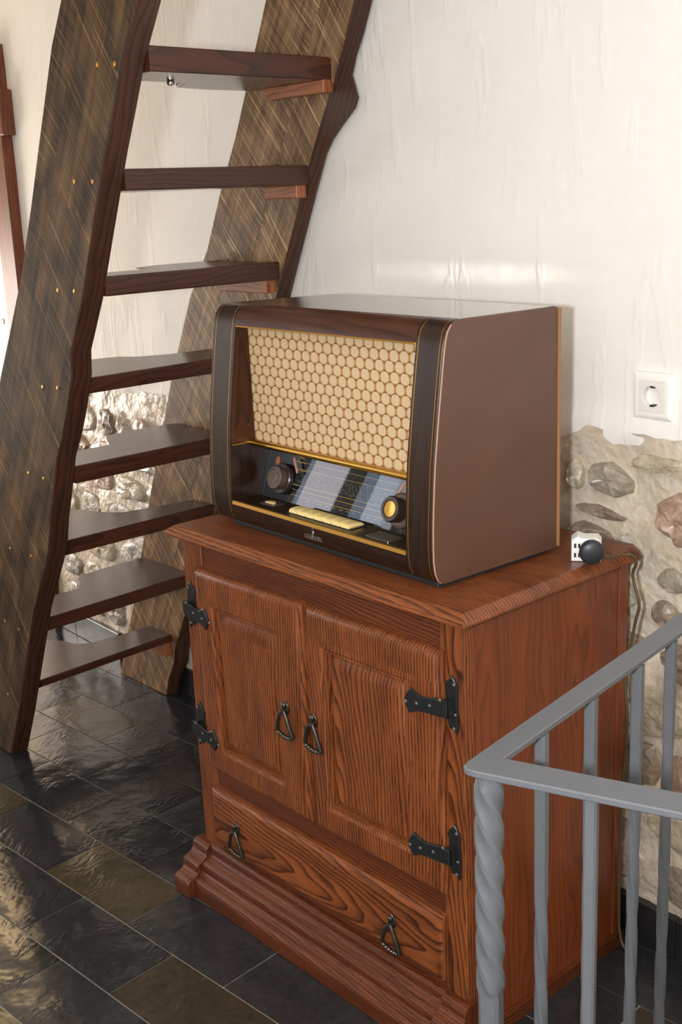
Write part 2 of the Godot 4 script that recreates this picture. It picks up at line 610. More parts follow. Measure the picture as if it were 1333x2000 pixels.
func make_materials() -> void:
	M.oak = wood(11, 768, 1024, 0.62, 1.0, rgb(156, 86, 43), rgb(44, 18, 8), 150.0, 0.62, 0.09, 0.95, 0.44, 0.42, 0.025, 0.22)
	M.oak_plain = wood(23, 512, 896, 0.5, 0.9, rgb(138, 66, 28), rgb(80, 36, 14), 150.0, 0.125, 0.02, 0.45, 0.28, 0.45, 0.015, 0.25)
	M.oak_dark = wood(37, 384, 896, 0.4, 1.0, rgb(126, 64, 32), rgb(48, 20, 9), 200.0, 0.40, 0.07, 0.6, 0.5, 0.36, 0.02, 0.35)
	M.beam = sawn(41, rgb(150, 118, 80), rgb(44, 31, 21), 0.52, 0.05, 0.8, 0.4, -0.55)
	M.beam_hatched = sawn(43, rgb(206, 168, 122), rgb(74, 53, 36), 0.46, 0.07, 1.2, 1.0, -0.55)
	M.tread = sawn(47, rgb(92, 58, 44), rgb(40, 23, 18), 0.23, 0.03, 0.6, 0.2, 0.02)
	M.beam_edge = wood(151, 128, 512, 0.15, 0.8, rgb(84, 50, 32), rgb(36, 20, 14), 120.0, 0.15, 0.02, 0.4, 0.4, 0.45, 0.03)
	M.edge = wood(53, 256, 768, 0.3, 0.9, rgb(84, 43, 26), rgb(38, 18, 12), 160.0, 0.15, 0.02, 0.4, 0.4, 0.42, 0.03)  # redder than the tread tops: warm lighting on the front edges put into colour
	M.cleat = wood(59, 128, 384, 0.15, 0.45, rgb(170, 104, 62), rgb(94, 46, 26), 150.0, 0.15, 0.02, 0.4, 0.4, 0.5, 0.03)
	M.door_wood = wood(61, 256, 512, 0.3, 0.8, rgb(130, 68, 36), rgb(70, 32, 16), 130.0, 0.15, 0.02, 0.4, 0.4, 0.5, 0.02)
	M.lacquer = wood(67, 256, 512, 0.3, 0.6, rgb(54, 35, 26), rgb(24, 14, 10), 120.0, 0.1, 0.02, 0.3, 0.3, 0.30, 0.0, 0.35)
	M.walnut = wood(73, 256, 512, 0.3, 0.66, rgb(82, 44, 27), rgb(40, 20, 13), 110.0, 0.15, 0.04, 0.3, 0.4, 0.36, 0.0, 0.2)
	M.case_side = mottled(79, 256, 0.5, rgb(92, 62, 48), rgb(84, 56, 43), rgb(98, 67, 52), 7.0, 120.0, 0.44, 0.012)
	M.case_top = wood(83, 256, 512, 0.35, 0.7, rgb(84, 56, 42), rgb(58, 36, 27), 100.0, 0.35, 0.04, 0.25, 0.3, 0.16, 0.0, 0.6)
	M.fibre = mat(rgb(150, 104, 66), 0.7)
	M.chip = mat(rgb(190, 150, 122), 0.8)
	M.lacquer.metallic_specular = 0.3
	M.walnut.metallic_specular = 0.35
	M.beam.metallic_specular = 0.3
	M.beam_hatched.metallic_specular = 0.3
	M.oak.metallic_specular = 0.4
	M.oak_dark.metallic_specular = 0.4
	M.cloth = cloth_material()
	M.dial = dial_material()
	M.brass = mat(rgb(214, 170, 84), 0.24, 1.0)
	M.gold_line = mat(rgb(176, 132, 58), 0.35, 0.8)
	M.black = mat(rgb(20, 18, 18), 0.35)
	M.rubber = mat(rgb(30, 31, 34), 0.5)
	M.knob = mat(rgb(52, 40, 36), 0.28)
	M.knob_face = mat(rgb(96, 80, 72), 0.32, 0.3)
	M.ivory = mat(rgb(232, 206, 138), 0.3)
	M.pink = mat(rgb(190, 130, 112), 0.35)
	M.chrome = mat(rgb(206, 200, 190), 0.25, 1.0)
	M.glass_tab = mat(rgb(70, 68, 58), 0.08)
	M.iron_black = mottled(89, 128, 0.12, rgb(24, 26, 28), rgb(36, 38, 40), rgb(60, 62, 62), 60.0, 160.0, 0.42, 0.02)
	M.iron_black.metallic = 0.3
	M.pewter = mottled(97, 128, 0.1, rgb(88, 84, 76), rgb(56, 52, 46), rgb(130, 124, 112), 80.0, 220.0, 0.34, 0.02)
	M.pewter.metallic = 0.85
	M.stud = mat(rgb(120, 122, 120), 0.4, 0.5)
	M.rail = mottled(101, 256, 0.25, rgb(87, 88, 91), rgb(82, 84, 88), rgb(92, 92, 93), 20.0, 120.0, 0.45, 0.004)
	M.plastic = mat(rgb(238, 234, 228), 0.35)
	M.plastic_shade = mat(rgb(226, 222, 216), 0.35)
	M.pin = mat(rgb(52, 50, 48), 0.4, 0.3)
	M.plug_black = mat(rgb(40, 42, 46), 0.4)
	M.cable = mat(rgb(84, 66, 42), 0.5)
	M.plaster = mottled(103, 1024, 2.4, rgb(236, 231, 225), rgb(230, 224, 217), rgb(238, 234, 230), 2.6, 30.0, 0.7, 0.42, 0.18)
	M.wall_paint = mat(rgb(232, 227, 220), 0.9)
	M.ceiling = mat(rgb(226, 220, 210), 0.9)
	M.mortar = mottled(107, 512, 0.8, rgb(222, 207, 186), rgb(176, 156, 132), rgb(206, 204, 203), 9.0, 36.0, 0.42, 0.8)
	M.grout = mottled(109, 256, 0.4, rgb(176, 168, 158), rgb(146, 138, 128), rgb(196, 190, 180), 20.0, 120.0, 0.6, 0.03)
	var stones := [[rgb(160, 148, 130), rgb(128, 116, 102), rgb(180, 170, 154)], [rgb(176, 148, 126), rgb(146, 114, 94), rgb(190, 168, 148)], [rgb(190, 176, 152), rgb(164, 148, 124), rgb(204, 196, 180)], [rgb(146, 126, 108), rgb(112, 96, 82), rgb(176, 160, 142)], [rgb(172, 164, 150), rgb(142, 134, 120), rgb(196, 190, 180)]]
	M.stones = []
	for i in stones.size():
		var s := mottled(120 + i, 256, 0.3, stones[i][0], stones[i][1], stones[i][2], 14.0, 60.0, 0.5, 0.6)
		s.clearcoat_enabled = true
		s.clearcoat = 0.5
		s.clearcoat_roughness = 0.25
		M.stones.append(s)
	var rv := riven()
	M.slates = [
		slate(131, rgb(42, 42, 44), rgb(54, 53, 53), 0.20, rv),
		slate(132, rgb(56, 49, 34), rgb(72, 60, 36), 0.22, rv),
		slate(133, rgb(38, 38, 41), rgb(48, 47, 47), 0.18, rv),
		slate(134, rgb(52, 46, 38), rgb(64, 55, 40), 0.22, rv),
	]
	M.skirting = mottled(137, 128, 0.4, rgb(26, 26, 28), rgb(36, 35, 36), rgb(44, 43, 42), 12.0, 80.0, 0.3, 0.08)
	M.leaf = mottled(139, 128, 0.8, rgb(236, 212, 182), rgb(228, 202, 168), rgb(240, 222, 196), 4.0, 40.0, 0.5, 0.02)
	M.pane_glow = mat(rgb(244, 236, 220), 0.3)
	M.pane_glow.emission_enabled = true  # the added door pane glows by itself; solid wall stands behind it
	M.pane_glow.emission = rgb(255, 226, 178)
	M.pane_glow.emission_energy_multiplier = 1.2
	M.glass = mat(Color(0.95, 0.98, 1.0, 0.08), 0.02)
	M.glass.transparency = BaseMaterial3D.TRANSPARENCY_ALPHA
	M.frame_white = mat(rgb(214, 206, 192), 0.5)


# ------------------------------------------------------------------ the scene
func _ready() -> void:
	rng.seed = 7
	var cam := Camera3D.new()
	cam.name = "camera"
	cam.position = Vector3(1.9568, 1.4572, 1.7737)
	cam.rotation = Vector3(-0.2617, 0.8456, -0.0430)
	cam.fov = rad_to_deg(2.0 * atan(1000.0 / 2295.03))
	cam.near = 0.05
	add_child(cam)
	cam.current = true

	var sky := Sky.new()
	var ps := ProceduralSkyMaterial.new()
	ps.sky_top_color = Color(0.62, 0.68, 0.80)
	ps.sky_horizon_color = Color(0.80, 0.86, 0.94)
	ps.ground_horizon_color = Color(0.66, 0.66, 0.62)
	ps.ground_bottom_color = Color(0.40, 0.38, 0.34)
	ps.sky_energy_multiplier = 2.0
	ps.ground_energy_multiplier = 1.5
	sky.sky_material = ps
	var env := Environment.new()
	env.background_mode = Environment.BG_SKY
	env.sky = sky
	env.ambient_light_source = Environment.AMBIENT_SOURCE_SKY
	env.tonemap_mode = Environment.TONE_MAPPER_LINEAR
	env.tonemap_exposure = 1.0
	env.sdfgi_enabled = true
	env.ssao_enabled = true
	env.ssil_enabled = true
	var we := WorldEnvironment.new()
	we.name = "world_environment"
	we.environment = env
	add_child(we)

	# warm light from just left of the viewer; daylight through the two windows in the left wall
	var flash := OmniLight3D.new()
	flash.name = "flash_light"
	flash.position = Vector3(1.78, 1.46, 1.97)
	flash.light_color = Color(0.965, 0.985, 1.0)
	flash.light_energy = 3.25
	flash.light_size = 0.05
	flash.omni_range = 12.0
	flash.omni_attenuation = 2.0
	flash.shadow_enabled = true
	add_child(flash)
	daylight(Vector3(-2.93, 0.85, 0.43), Vector2(0.60, 0.90), 3.5, Color(1.0, 0.955, 0.91))
	daylight(Vector3(-2.36, 1.33, -0.105), Vector2(0.46, 0.80), 1.05, Color(1.0, 0.84, 0.60), WALL_YAW + PI)  # added warm light before the made-up door pane, for glints on the floor
	daylight(Vector3(-2.93, 1.20, 1.60), Vector2(0.62, 1.30), 0.35, Color(1.0, 0.93, 0.82))
	daylight(Vector3(-2.93, 1.55, 2.745), Vector2(0.23, 0.95), 0.26, Color(1.0, 0.92, 0.90))
	daylight(Vector3(-2.93, 1.55, 3.185), Vector2(0.23, 0.95), 0.26, Color(0.92, 0.96, 1.0))
	# added hidden spotlight that throws the light streak on the plaster above the radio
	var streak_spot := SpotLight3D.new()
	streak_spot.name = "added_streak_spot"
	streak_spot.position = Vector3(3.30, 1.31, 0.34)
	streak_spot.light_color = Color(1.0, 0.98, 0.95)
	streak_spot.light_energy = 32.0
	streak_spot.light_size = 0.01
	streak_spot.spot_angle = 0.42
	streak_spot.spot_angle_attenuation = 1.0
	streak_spot.spot_range = 8.0
	streak_spot.shadow_enabled = true
	add_child(streak_spot)
	streak_spot.look_at_from_position(streak_spot.position, Vector3(0.36, 1.298, -0.036), Vector3.UP)

	make_materials()
	build_room()
	build_back_wall()
	build_floor()
	build_staircase()
	build_cabinet()
	build_radio()
	build_railing()
	build_small_things()


func daylight(at: Vector3, size: Vector2, energy: float, tint: Color, yaw := -PI / 2) -> void:
	var a := AreaLight3D.new()
	a.name = "daylight"
	a.area_size = size
	a.area_normalize_energy = true
	a.light_color = tint
	a.light_energy = energy
	a.area_range = 12.0
	a.shadow_enabled = true
	a.position = at
	a.rotation.y = yaw
	add_child(a, true)


# ------------------------------------------------------------------ the room
const WALL_O := Vector3(0.8, 0, -0.006)
const WALL_YAW := -0.048


func slab_with_hole(g: Geo, x0: float, x1: float, z0: float, z1: float, y0: float, y1: float, holes: Array) -> void:
	# a wall across x (thickness x0..x1) along z, with window holes [za, zb, ya, yb], sorted along z
	var z := z0
	for h in holes:
		g.box(Vector3(x0, y0, z), Vector3(x1, y1, h[0]))
		g.box(Vector3(x0, y0, h[0]), Vector3(x1, h[2], h[1]))
		g.box(Vector3(x0, h[3], h[0]), Vector3(x1, y1, h[1]))
		z = h[1]
	g.box(Vector3(x0, y0, z), Vector3(x1, y1, z1))


func build_room() -> void:
	var g := Geo.new()
	slab_with_hole(g, -3.1, -2.9, -0.45, 3.9, 0.0, 2.5, [[0.1, 0.76, 0.35, 1.36], [1.26, 1.94, 0.50, 1.90], [2.58, 3.36, 1.02, 2.08]])
	var w := structure("wall_left", "white plastered wall with three windows left of the staircase", "wall")
	part("plaster", g, M.wall_paint, w)
	g = Geo.new()
	g.box(Vector3(3.4, 0, -0.25), Vector3(3.65, 2.5, 3.9))
	w = structure("wall_right", "plain white wall beyond the iron railing", "wall")
	part("plaster", g, M.wall_paint, w)
	g = Geo.new()
	g.box(Vector3(-2.9, 0, 3.65), Vector3(3.4, 2.5, 3.9))
	w = structure("wall_front", "plain white wall facing the cabinet", "wall")
	part("plaster", g, M.wall_paint, w)
	g = Geo.new()
	g.box(Vector3(-3.1, 2.5, -0.45), Vector3(3.65, 2.7, 3.9))
	w = structure("ceiling", "white plastered ceiling over the staircase", "ceiling")
	part("plaster", g, M.ceiling, w)
	var k := 0
	for h in [[0.1, 0.76, 0.35, 1.36], [1.26, 1.94, 0.50, 1.90], [2.58, 3.36, 1.02, 2.08]]:
		k += 1
		var win := structure("window_%d" % k, ["window in the left wall nearest the staircase", "middle window of the left wall", "window of the left wall farthest from the staircase"][k - 1], "window", Vector3(-3.0, h[2], (h[0] + h[1]) * 0.5))
		var hw: float = (h[1] - h[0]) * 0.5
		var hh: float = h[3] - h[2]
		var f := Geo.new()
		for r in [[-hw, -hw + 0.05, 0.0, hh], [hw - 0.05, hw, 0.0, hh], [-0.045, 0.045, 0.0, hh]]:
			f.box(Vector3(-0.03, r[2], r[0]), Vector3(0.03, r[3], r[1]), 0.004)
		for r in [[-hw + 0.05, -0.045], [0.045, hw - 0.05]]:
			f.box(Vector3(-0.03, 0.0, r[0]), Vector3(0.03, 0.05, r[1]), 0.004)
			f.box(Vector3(-0.03, hh - 0.05, r[0]), Vector3(0.03, hh, r[1]), 0.004)
			var p := Geo.new()
			p.box(Vector3(-0.003, 0.05, r[0]), Vector3(0.003, hh - 0.05, r[1]))
			part("pane", p, M.glass, win)
		part("window_frame", f, M.frame_white, win)


func stone_line(x: float, n: FastNoiseLite) -> float:
	var y := 0.992
	if x < -0.85:
		y = lerpf(0.972, 0.90, clampf((-0.85 - x) / 0.41, 0.0, 1.0))
	elif x < -0.2:
		y = 0.975
	return y + n.get_noise_2d(x * 6.0, 0.0) * 0.011 + n.get_noise_2d(x * 25.0, 4.0) * 0.005


func build_back_wall() -> void:
	var w := structure("wall_back", "white plastered wall over a low band of rough rubble stone", "wall", WALL_O, WALL_YAW)
	var n0 := noise(5, 1.0, 2)
	var n1 := noise(6, 1.0, 4)
	# a core of full thickness behind the worked face
	var g := Geo.new()
	g.box(Vector3(-4.0, 0, -0.30), Vector3(3.0, 2.5, -0.06))
	g.box(Vector3(1.2, 0, -0.06), Vector3(3.0, 2.5, -0.012))
	part("core", g, M.plaster, w)
	var cell := 0.02
	var nx := int(5.2 / cell)
	for k in 2:
		# the plaster runs from the uneven line up, the mortar from the floor to just behind it
		var st := SurfaceTool.new()
		st.begin(Mesh.PRIMITIVE_TRIANGLES)
		st.set_smooth_group(0)
		var ny := 78 if k == 0 else 52
		var pts := []
		for i in nx + 1:
			var x := -4.0 + i * cell
			var ln := stone_line(x, n0)
			var row := PackedVector3Array()
			for j in ny + 1:
				var f := float(j) / ny
				var y := lerpf(ln, 2.5, f) if k == 0 else lerpf(0.0, ln + 0.03, f)
				var z := n1.get_noise_2d(x * 5.0, y * 6.0) * 0.016 - 0.002
				if k == 0:
					var zp := -0.012 + n1.get_noise_2d(x * 1.3 + 20.0, y * 1.3) * 0.006 + 0.012 * exp(-pow((y - ln - 0.03) / 0.03, 2.0))
					z = lerpf(z - 0.002, zp, smoothstep(-0.02, 0.035, y - ln)) + (0.002 if j > 0 else 0.0)
				row.append(Vector3(x, y, z))
			pts.append(row)
		for i in nx:
			for j in ny:
				for q in [Vector2i(0, 0), Vector2i(1, 1), Vector2i(1, 0), Vector2i(0, 0), Vector2i(0, 1), Vector2i(1, 1)]:
					var p: Vector3 = pts[i + q.x][j + q.y]
					st.set_uv(Vector2(p.x, p.y))
					st.add_vertex(p)
		st.generate_normals()
		put(["plaster", "mortar"][k], st.commit(), [M.plaster, M.mortar][k], w)
	# the rubble: stones the photograph shows, then courses of others
	var named := [
		[[-0.146, 0.933, -0.131, 0.955, -0.107, 0.963, -0.072, 0.949, -0.043, 0.925, -0.059, 0.908, -0.088, 0.898, -0.136, 0.910], 0, 0.016],
		[[0.007, 0.885, 0.024, 0.912, 0.065, 0.929, 0.11, 0.91, 0.115, 0.85, 0.07, 0.83, 0.032, 0.842, 0.010, 0.867], 1, 0.018],
		[[-0.050, 0.978, -0.02, 0.99, 0.057, 0.986, 0.12, 0.98, 0.11, 0.955, 0.023, 0.957, -0.044, 0.958], 2, 0.014],
		[[-0.175, 0.868, -0.136, 0.879, -0.087, 0.872, -0.050, 0.857, -0.099, 0.849, -0.166, 0.857], 3, 0.010],
		[[-0.20, 0.812, -0.172, 0.838, -0.129, 0.834, -0.086, 0.824, -0.10, 0.80, -0.128, 0.785, -0.197, 0.78], 3, 0.020],
		[[-0.074, 0.822, -0.05, 0.835, -0.028, 0.817, -0.033, 0.79, -0.06, 0.78, -0.085, 0.795], 4, 0.016],
		[[0.013, 0.77, 0.040, 0.791, 0.08, 0.785, 0.085, 0.752, 0.05, 0.738, 0.02, 0.748], 0, 0.012],
		[[0.007, 0.709, 0.031, 0.725, 0.06, 0.708, 0.055, 0.675, 0.022, 0.672, 0.004, 0.689], 3, 0.012],
		[[-0.192, 0.946, -0.167, 0.964, -0.158, 0.926, -0.167, 0.900, -0.20, 0.905], 2, 0.012],
		[[-0.10, 0.75, -0.06, 0.765, -0.02, 0.745, -0.015, 0.70, -0.06, 0.69, -0.10, 0.71], 2, 0.014],
	]
	var keep := []
	for s in named:
		var p := poly(s[0])
		keep.append(p)
		stone(w, p, s[1], s[2])
	var y := 0.10
	var rn := RandomNumberGenerator.new()
	rn.seed = 33
	while y < 0.97:
		var hh := rn.randf_range(0.075, 0.125)
		var x := -2.55 + rn.randf_range(0.0, 0.1)
		while x < 0.95:
			var ww := rn.randf_range(0.10, 0.27)
			var top := minf(y + hh, stone_line(x + ww * 0.5, n0) - 0.004)
			var c := Vector2(x + ww * 0.5, (y + top) * 0.5)
			var near_named := c.x > -0.26 and c.x < 0.18 and top > 0.66
			var behind := c.x > -0.62 and c.x < -0.30 and top < 0.70
			var under := x + ww > -1.99 + 0.53 * c.y and x < -1.725 + 0.52 * c.y   # the stringer stands here
			if top - y > 0.035 and not under and not near_named and not behind:
				var p := PackedVector2Array()
				var m := 9
				for k in m:
					var a := TAU * k / m
					var e := pow(pow(absf(cos(a)), 3.0) + pow(absf(sin(a)), 3.0), -1.0 / 3.0)
					p.append(c + Vector2(cos(a) * (ww * 0.5 - 0.007), sin(a) * ((top - y) * 0.5 - 0.006)) * e * rn.randf_range(0.80, 1.0))
				stone(w, p, rn.randi() % 5, rn.randf_range(0.007, 0.014))
			x += ww
		y += hh
	# black slate skirting along the foot of the wall
	var b := structure("baseboard_back", "black slate skirting tiles along the foot of the stone wall", "baseboard", WALL_O, WALL_YAW)
	var x1 := 0.085
	for k in 13:
		var bx := x1 + 0.312 * (3 - k)
		if bx > -1.98 and bx < -1.66:
			continue   # the far stringer is let in here
		g = Geo.new()
		g.box(Vector3(bx - 0.3105, 0.0, -0.01), Vector3(bx, 0.086, 0.0115), 0.0012)
		part("slate_tile", g, M.skirting, b, 0, Vector2(k * 0.37, 0))


func stone(w: Node3D, src: PackedVector2Array, kind: int, depth: float) -> void:
	var p := src.duplicate()
	if Geo.area(p) < 0.0:
		p.reverse()
	var c := Vector2.ZERO
	for q in p:
		c += q
	c /= p.size()
	var out := PackedVector2Array()     # rounded with two points a side
	for i in p.size():
		var a := p[(i + p.size() - 1) % p.size()]
		var b := p[i]
		var d := p[(i + 1) % p.size()]
		out.append(b.lerp(a, 0.28) * 0.94 + b * 0.06)
		out.append(b.lerp(d, 0.28) * 0.94 + b * 0.06)
	var n := noise(int(c.x * 971.0) + int(c.y * 577.0), 1.0, 3)
	var g := Geo.new()
	var rings := []
	for k in [[1.08, -0.5], [1.0, 0.2], [0.95, 0.55], [0.84, 0.8], [0.55, 1.0], [0.22, 1.02]]:
		var q := PackedVector3Array()
		for o in out:
			var f: Vector2 = c + (o - c) * (k[0] * (1.0 + 0.20 * n.get_noise_2d(o.x * 30.0, o.y * 30.0)))
			var z: float = depth * k[1] + (n.get_noise_2d(f.x * 34.0, f.y * 34.0) * depth * 0.8 if k[1] > 0.0 else 0.0)
			q.append(Vector3(f.x, f.y, z))
		rings.append(q)
	g.loft(rings, true, false, true)
	part("stone", g, M.stones[kind], w, 1, Vector2(c.x * 3.1, c.y * 1.7), 50.0)


func build_floor() -> void:
	var f := structure("floor", "floor of dark riven slate tiles laid in a running bond", "floor")
	var g := Geo.new()
	g.box(Vector3(-3.1, -0.2, -0.45), Vector3(3.65, -0.004, 3.9))
	part("grout_bed", g, M.grout, f)
	var n := noise(9, 1.0, 3)
	var L := 0.3133
	var Wd := 0.1574
	var ang := 0.068
	var ex := Vector3(cos(ang), 0, -sin(ang))
	var ez := Vector3(sin(ang), 0, cos(ang))
	# mesh variants: shallow relief on top, edges eased
	var meshes := []
	for k in 8:
		g = Geo.new()
		var nu := 10
		var nv := 6
		var hu := L * 0.5 - 0.0016
		var hv := Wd * 0.5 - 0.0016
		var top := []
		for i in nu + 1:
			var col := PackedVector3Array()
			for j in nv + 1:
				var u := -hu + 2.0 * hu * i / nu
				var v := -hv + 2.0 * hv * j / nv
				var e := minf(minf(hu - absf(u), hv - absf(v)) / 0.02, 1.0)
				col.append(Vector3(u, n.get_noise_3d(u * 14.0, v * 14.0, k * 9.0) * 0.0022 * e - 0.0006 * (1.0 - e), v))
			top.append(col)
		for i in nu:
			for j in nv:
				g.quad(top[i][j], top[i][j + 1], top[i + 1][j + 1], top[i + 1][j])
		for i in nu:
			g.quad(top[i][nv] + Vector3(0, -0.006, 0), top[i + 1][nv] + Vector3(0, -0.006, 0), top[i + 1][nv], top[i][nv])
			g.quad(top[i + 1][0] + Vector3(0, -0.006, 0), top[i][0] + Vector3(0, -0.006, 0), top[i][0], top[i + 1][0])
		for j in nv:
			g.quad(top[0][j] + Vector3(0, -0.006, 0), top[0][j + 1] + Vector3(0, -0.006, 0), top[0][j + 1], top[0][j])
			g.quad(top[nu][j + 1] + Vector3(0, -0.006, 0), top[nu][j] + Vector3(0, -0.006, 0), top[nu][j], top[nu][j + 1])
		meshes.append(mesh_of(g, 30.0, 0, Vector2(k * 0.27, k * 0.41)))
	var far := Geo.new()
	var rn := RandomNumberGenerator.new()
	rn.seed = 3
	# courses: number r spans v from -0.088 + 0.1574 r; every second one is shifted by half a tile
	for r in range(-2, 26):
		var v := -0.088 + Wd * (r + 0.5)
		var shift := -0.041 if posmod(r, 2) == 0 else -0.195
		for c in range(-10, 13):
			var u := shift + L * (c + 0.5)
			var at := ex * u + ez * v
			if at.x < -2.72 or at.x > 3.22 or at.z > 3.52 or at.z < -0.10 + 0.048 * (at.x - 0.8) + 0.02:
				continue
			var inside := at.x > -1.75 and at.x < 1.75 and at.z < 1.35
			var t := Transform3D(Basis(ex, Vector3.UP, ez), at + Vector3(0, -0.0012, 0))
			if inside:
				var kind: int = [0, 1, 2, 0, 2, 3, 2, 0][rn.randi() % 8]
				var o := put("slate_tile", meshes[rn.randi() % 8], M.slates[kind], f)
				var tilt := Basis.from_euler(Vector3(rn.randf_range(-0.004, 0.004), 0.0 if rn.randf() < 0.5 else PI, rn.randf_range(-0.003, 0.003)))
				o.transform = Transform3D(t.basis * tilt, t.origin)
			else:
				far.box(Vector3(-L * 0.5 + 0.0016, -0.006, -Wd * 0.5 + 0.0016), Vector3(L * 0.5 - 0.0016, 0, Wd * 0.5 - 0.0016), 0.0, 1, t)
	var rest := part("slate_paving", far, M.slates[2], f, 0)
	rest.set_meta("kind", "stuff")


